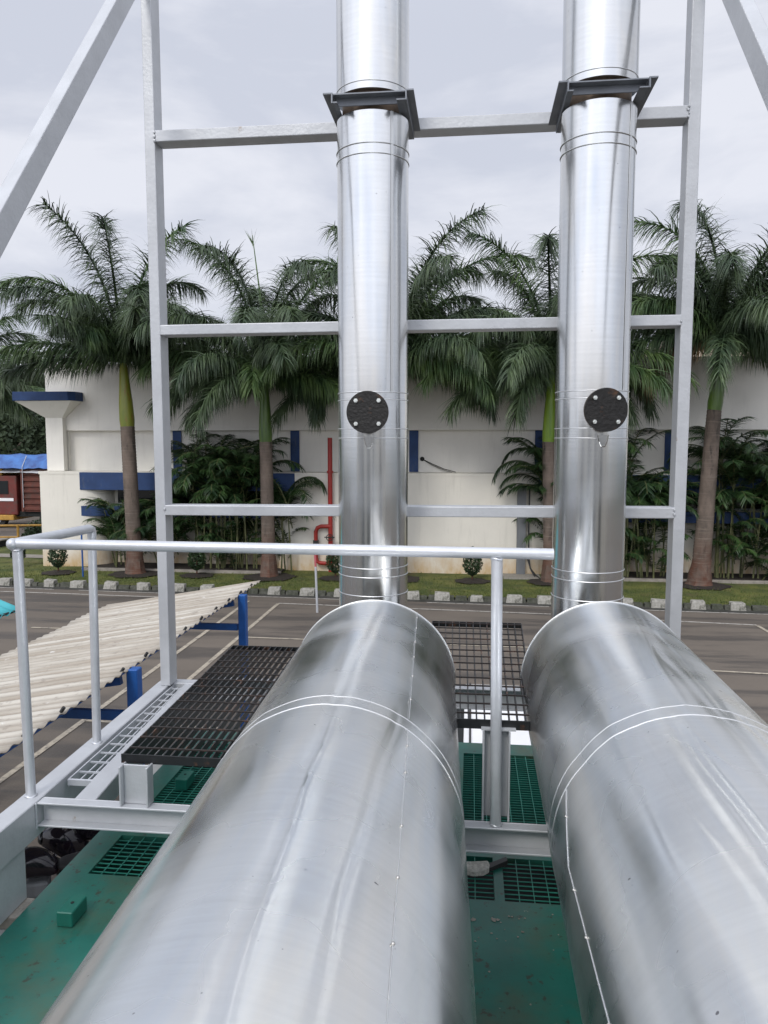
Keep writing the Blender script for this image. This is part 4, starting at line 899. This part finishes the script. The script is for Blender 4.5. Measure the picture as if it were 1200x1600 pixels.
# ------------------------------------------------------------------ stacks
def stack(cx, cy, rad, label, plate_dir, seed, cover_z):
    S_ = thing('chimney_stack', label, 'chimney', (cx, cy, 3.72), 'twin metal clad exhaust stacks')
    def shell(z0, z1, rr, sd, n=160, m=60, dent=.0011):
        mb = MB()
        for j in range(m + 1):
            z = z0 + (z1 - z0) * j / m
            for i in range(n):
                a = 2 * PI * i / n; q = rr + dent * (noise.noise(Vector((math.cos(a) * 2.6, math.sin(a) * 2.6, z * .9 + sd))) + .4 * noise.noise(Vector((math.cos(a) * 7, math.sin(a) * 7, z * .6 + sd))))
                mb.v.append((cx + q * math.cos(a), cy + q * math.sin(a), z))
        for j in range(m):
            for i in range(n):
                a = j * n + i; b = j * n + (i + 1) % n; mb.f.append((a, b, b + n, a + n))
        mb.f.append(tuple(range(n - 1, -1, -1))); mb.f.append(tuple(m * n + i for i in range(n))); return mb
    build('lower_cladding', shell(3.72, 5.185, rad, seed), 'stack', S_, smooth=True)
    build('collar', shell(5.186, 5.035, rad + .0015, seed + 3, m=8), 'stack', S_, smooth=True) if False else None
    build('middle_cladding', shell(5.1855, 6.40, rad - .0012, seed + 5), 'stack', S_, smooth=True)
    build('upper_cladding', shell(6.488, 9.6, rad, seed + 9, m=80), 'stack', S_, smooth=True)
    build('flue', MB().tube([(cx, cy, 6.39), (cx, cy, 6.51)], rad * .84, 40), 'flue', S_, smooth=True)
    for z in (6.518, 6.265, 6.222, 5.212, 5.180, 5.052, 5.010, 4.425, 4.385, 4.300): build('swage_bead', MB().ring((cx, cy, z), (0, 0, 1), rad + .0005, .0022, 120, 6), 'bead', S_, smooth=True)
    # vertical lap seam
    a = R(-90 + plate_dir + 38)
    build('lap_seam', MB().bar((cx + (rad + .001) * math.cos(a), cy + (rad + .001) * math.sin(a), 5.21), (cx + (rad + .001) * math.cos(a), cy + (rad + .001) * math.sin(a), 6.4), .002, .012, Vector((math.cos(a), math.sin(a), 0))), 'bead', S_)
    # inspection cover on a short nozzle
    a = R(-90 + plate_dir); dv = Vector((math.cos(a), math.sin(a), 0)); sdv = Vector((-math.sin(a), math.cos(a), 0)); c = Vector((cx, cy, cover_z))
    build('nozzle', MB().tube([c + dv * (rad - .03), c + dv * (rad + .034)], .062, 32), 'cover', S_, smooth=True)
    co = build('inspection_cover', MB().tube([c + dv * (rad + .034), c + dv * (rad + .042)], .092, 56), 'cover', S_, smooth=True)
    ORG[co.name] = ORG[S_.name]
    build('flange', MB().tube([c + dv * (rad + .022), c + dv * (rad + .033)], .0915, 56), 'flue', S_, smooth=True)
    for k in range(4):
        b = R(45 + 90 * k); q = c + sdv * (.071 * math.cos(b) * 1.0) + Vector((0, 0, .071 * math.sin(b)))
        bm_ = MB().tube([q + dv * (rad + .042), q + dv * (rad + .050)], .0095, 6).tube([q + dv * (rad + .050), q + dv * (rad + .056)], .0055, 10)
        build('bolt', bm_, 'zinc', co)
    # cut flap of sheet under the nozzle
    q = c + dv * (rad + .003) + Vector((0, 0, -.105)); up = Vector((0, 0, 1))
    fp_ = MB(); prof = [(-.022, 0), (-.016, -.03), (-.006, -.052), (.012, -.052), (.022, -.03), (.027, 0)]
    fp_.add([q + sdv * x_ + up * z_ for x_, z_ in prof] + [q + dv * .002 + sdv * x_ * .8 + up * z_ * .92 for x_, z_ in prof], [tuple(range(6, 12))] + [(i, i + 1, i + 7, i + 6) for i in range(5)])
    build('patch_flap', fp_, 'stack', S_)
    return S_
stack(-.448, 3.52, .1605, 'left shiny metal clad chimney stack with a round black inspection cover', 0, 1, 5.122)
stack(.533, 3.52, .1585, 'right shiny metal clad chimney stack with a round black inspection cover', 9, 20, 5.128)

# ------------------------------------------------------------------ big horizontal ducts
def duct(label, c0, dirv, rad, y_end, ring_y, creases, seam_ang, seed, group='large metal clad exhaust ducts'):
    """c0 = centre of the far rim; dirv = unit direction towards the camera; creases = (length s0, s1, angle0, angle1, amp, width)"""
    dv = Vector(dirv).normalized(); c0 = Vector(c0); up = Vector((0, 0, 1)); sd = up.cross(dv).normalized() * -1   # sd points to +X
    if sd.x < 0: sd = -sd
    u2 = sd.cross(dv).normalized()
    if u2.z < 0: u2 = -u2
    Ln = y_end; D = thing('exhaust_duct', label, 'duct', tuple(c0 - Vector((0, 0, rad))), group)
    def pt(s, a, r_): return c0 + dv * s + (sd * math.sin(a) + u2 * math.cos(a)) * r_
    def dr(s, a):
        q = .0016 * noise.noise(Vector((math.sin(a) * 1.7, math.cos(a) * 1.7, s * .55 + seed))) + .0004 * noise.noise(Vector((math.sin(a) * 5, math.cos(a) * 5, s * .8 + seed)))
        for s0, s1, a0, a1, am, wd, ph in creases:
            if s < s0 - .1 or s > s1 + .1: continue
            f = (s - s0) / (s1 - s0); ac = a0 + (a1 - a0) * f + .018 * math.sin(s * 5 + ph) + .01 * math.sin(s * 13 + ph * 2)
            e = min(1, max(0, (s - s0 + .1) / .15)) * min(1, max(0, (s1 + .1 - s) / .15)); x = (a - R(0) - ac) / wd
            q += am * math.exp(-x * x) * e
        return q
    def shell(s0, s1, r_, m):
        mb = MB(); n = 400
        for j in range(m + 1):
            s = s0 + (s1 - s0) * j / m
            for i in range(n):
                a = 2 * PI * i / n - PI; mb.v.append(tuple(pt(s, a, r_ + dr(s, a))))
        for j in range(m):
            for i in range(n):
                a = j * n + i; b = j * n + (i + 1) % n; mb.f.append((a, b, b + n, a + n))
        return mb
    rg = ring_y
    build('far_cladding', shell(0, rg, rad, 90), 'duct', D, smooth=True, label='farther sheet section, ending in the rim')
    build('near_cladding', shell(rg - .004, Ln, rad + .0022, 200), 'duct', D, smooth=True, label='nearer sheet section')
    build('end_cap', MB().tube([c0 + dv * .004, c0 + dv * .010], rad - .002, 96), 'duct', D)
    for s, r_ in ((.004, .0020), (rg - .001, .0017), (rg + .062, .0021)): 
        bd = MB().tube([pt(s + .0015 * math.sin(k * .09), 2 * PI * k / 200, rad + .0015 + dr(s, (2 * PI * k / 200 + PI) % (2 * PI) - PI)) for k in range(201)], r_, 8, False)
        build('swage_bead', bd, 'bead', D, smooth=True)
    for (s0, s1, ang, dA) in seam_ang:
        sm_ = MB()
        pts = [pt(s0 + (s1 - s0) * k / 24, R(ang) + R(dA) * k / 24, rad + .003) for k in range(25)]; sm_.tube(pts, .0011, 6)
        build('lap_seam', sm_, 'bead', D, smooth=True)
    rv = MB(); rr_ = random.Random(seed)
    for (s0, s1, ang, dA) in seam_ang:
        s = s0 + .09
        while s < s1:
            f = (s - s0) / (s1 - s0); q = pt(s, R(ang) + R(dA) * f, rad + .004); rv.sphere(q, .0032, 10, 6); s += rr_.uniform(.14, .24)
    build('rivet', rv, 'rivet', D, smooth=True)
    # short spigot into the foot of the stack
    return D, pt
yaw = .0385
D1, _ = duct('left large metal clad duct running from the camera to the left stack', (-.385, 3.05, 4.02), (math.sin(yaw), -math.cos(yaw), 0), .330, 4.6, 1.18,
     [(.1, 1.25, R(7), R(2), -.0022, .05, 0), (1.35, 2.9, R(2), R(8), .0026, .014, 1), (1.35, 2.9, R(-1), R(4), -.0022, .045, 1), (1.2, 2.4, R(28), R(20), -.0018, .028, 2),
      (.1, 2.8, R(-32), R(-36), .002, .08, 3), (.1, 2.8, R(-52), R(-50), -.0022, .10, 4), (1.3, 2.9, R(54), R(52), .0018, .09, 5)],
     [(0, 1.17, 32, 3), (1.25, 2.9, 35.3, 5)], 3)
build('spigot', MB().tube([(-.385, 3.05, 4.02), (-.448, 3.42, 4.02)], .13, 40), 'duct', D1, smooth=True)
D2, _ = duct('right large metal clad duct running from the camera to the right stack', (.540, 3.05, 4.036), (-.004, -1, 0), .330, 4.6, 1.20,
     [(.1, 1.2, R(10), R(-3), .0028, .03, 0), (.1, 1.2, R(18), R(12), -.0022, .03, 3), (1.3, 2.9, R(-24), R(-16), -.002, .035, 4), (.5, 2.9, R(6), R(8), -.0018, .04, 1), (1.3, 2.9, R(-13), R(-6), -.0022, .03, 2), (1.3, 2.9, R(-9), R(-2), .0016, .03, 2), (.9, 2.9, R(-36), R(-34), .002, .08, 3), (.6, 2.9, R(-52), R(-50), -.0024, .10, 4),
      (.1, 2.8, R(30), R(34), .002, .06, 5), (1.2, 2.9, R(18), R(20), -.0016, .03, 6)],
     [(0, 1.14, 72, 0), (1.27, 1.50, -65, -11), (1.50, 2.9, -76.2, 10)], 31)
build('spigot', MB().tube([(.540, 3.05, 4.02), (.535, 3.42, 4.02)], .13, 40), 'duct', D2, smooth=True)

# ------------------------------------------------------------------ unseen house added behind the camera to give the metal something to reflect
H = thing('reflection_house', 'unseen cream house with dark louvred bays, added behind the camera for the metal reflections', 'building', (0, -9.5, 0))
pw = MB(); xb = [-14, -8.6, -6.2, -3.2, -1.4, 1.0, 2.6, 5.4, 7.6, 14]
for i in range(0, 9, 2): pw.box(xb[i], xb[i + 1], -9.5, -9.2, 0, 5.2)
build('wall', pw, 'wall', H)
build('roof_band', MB().box(-14, 14, -9.5, -9.2, 5.201, 6.0).box(-14, 14, -16, -9.501, 5.8, 6.0), 'upper', H)
lv = MB()
for i in range(1, 8, 2):
    z = .2
    while z < 5.0: lv.box(xb[i], xb[i + 1], -9.45, -9.35, z, z + .09); z += .17
build('louvre', lv, 'grey_panel', H)
build('rear_wall', MB().box(-14, 14, -16, -15.8, 0, 5.799).box(-14, -13.8, -15.799, -9.501, 0, 5.799).box(13.8, 14, -15.799, -9.501, 0, 5.799), 'dark', H)
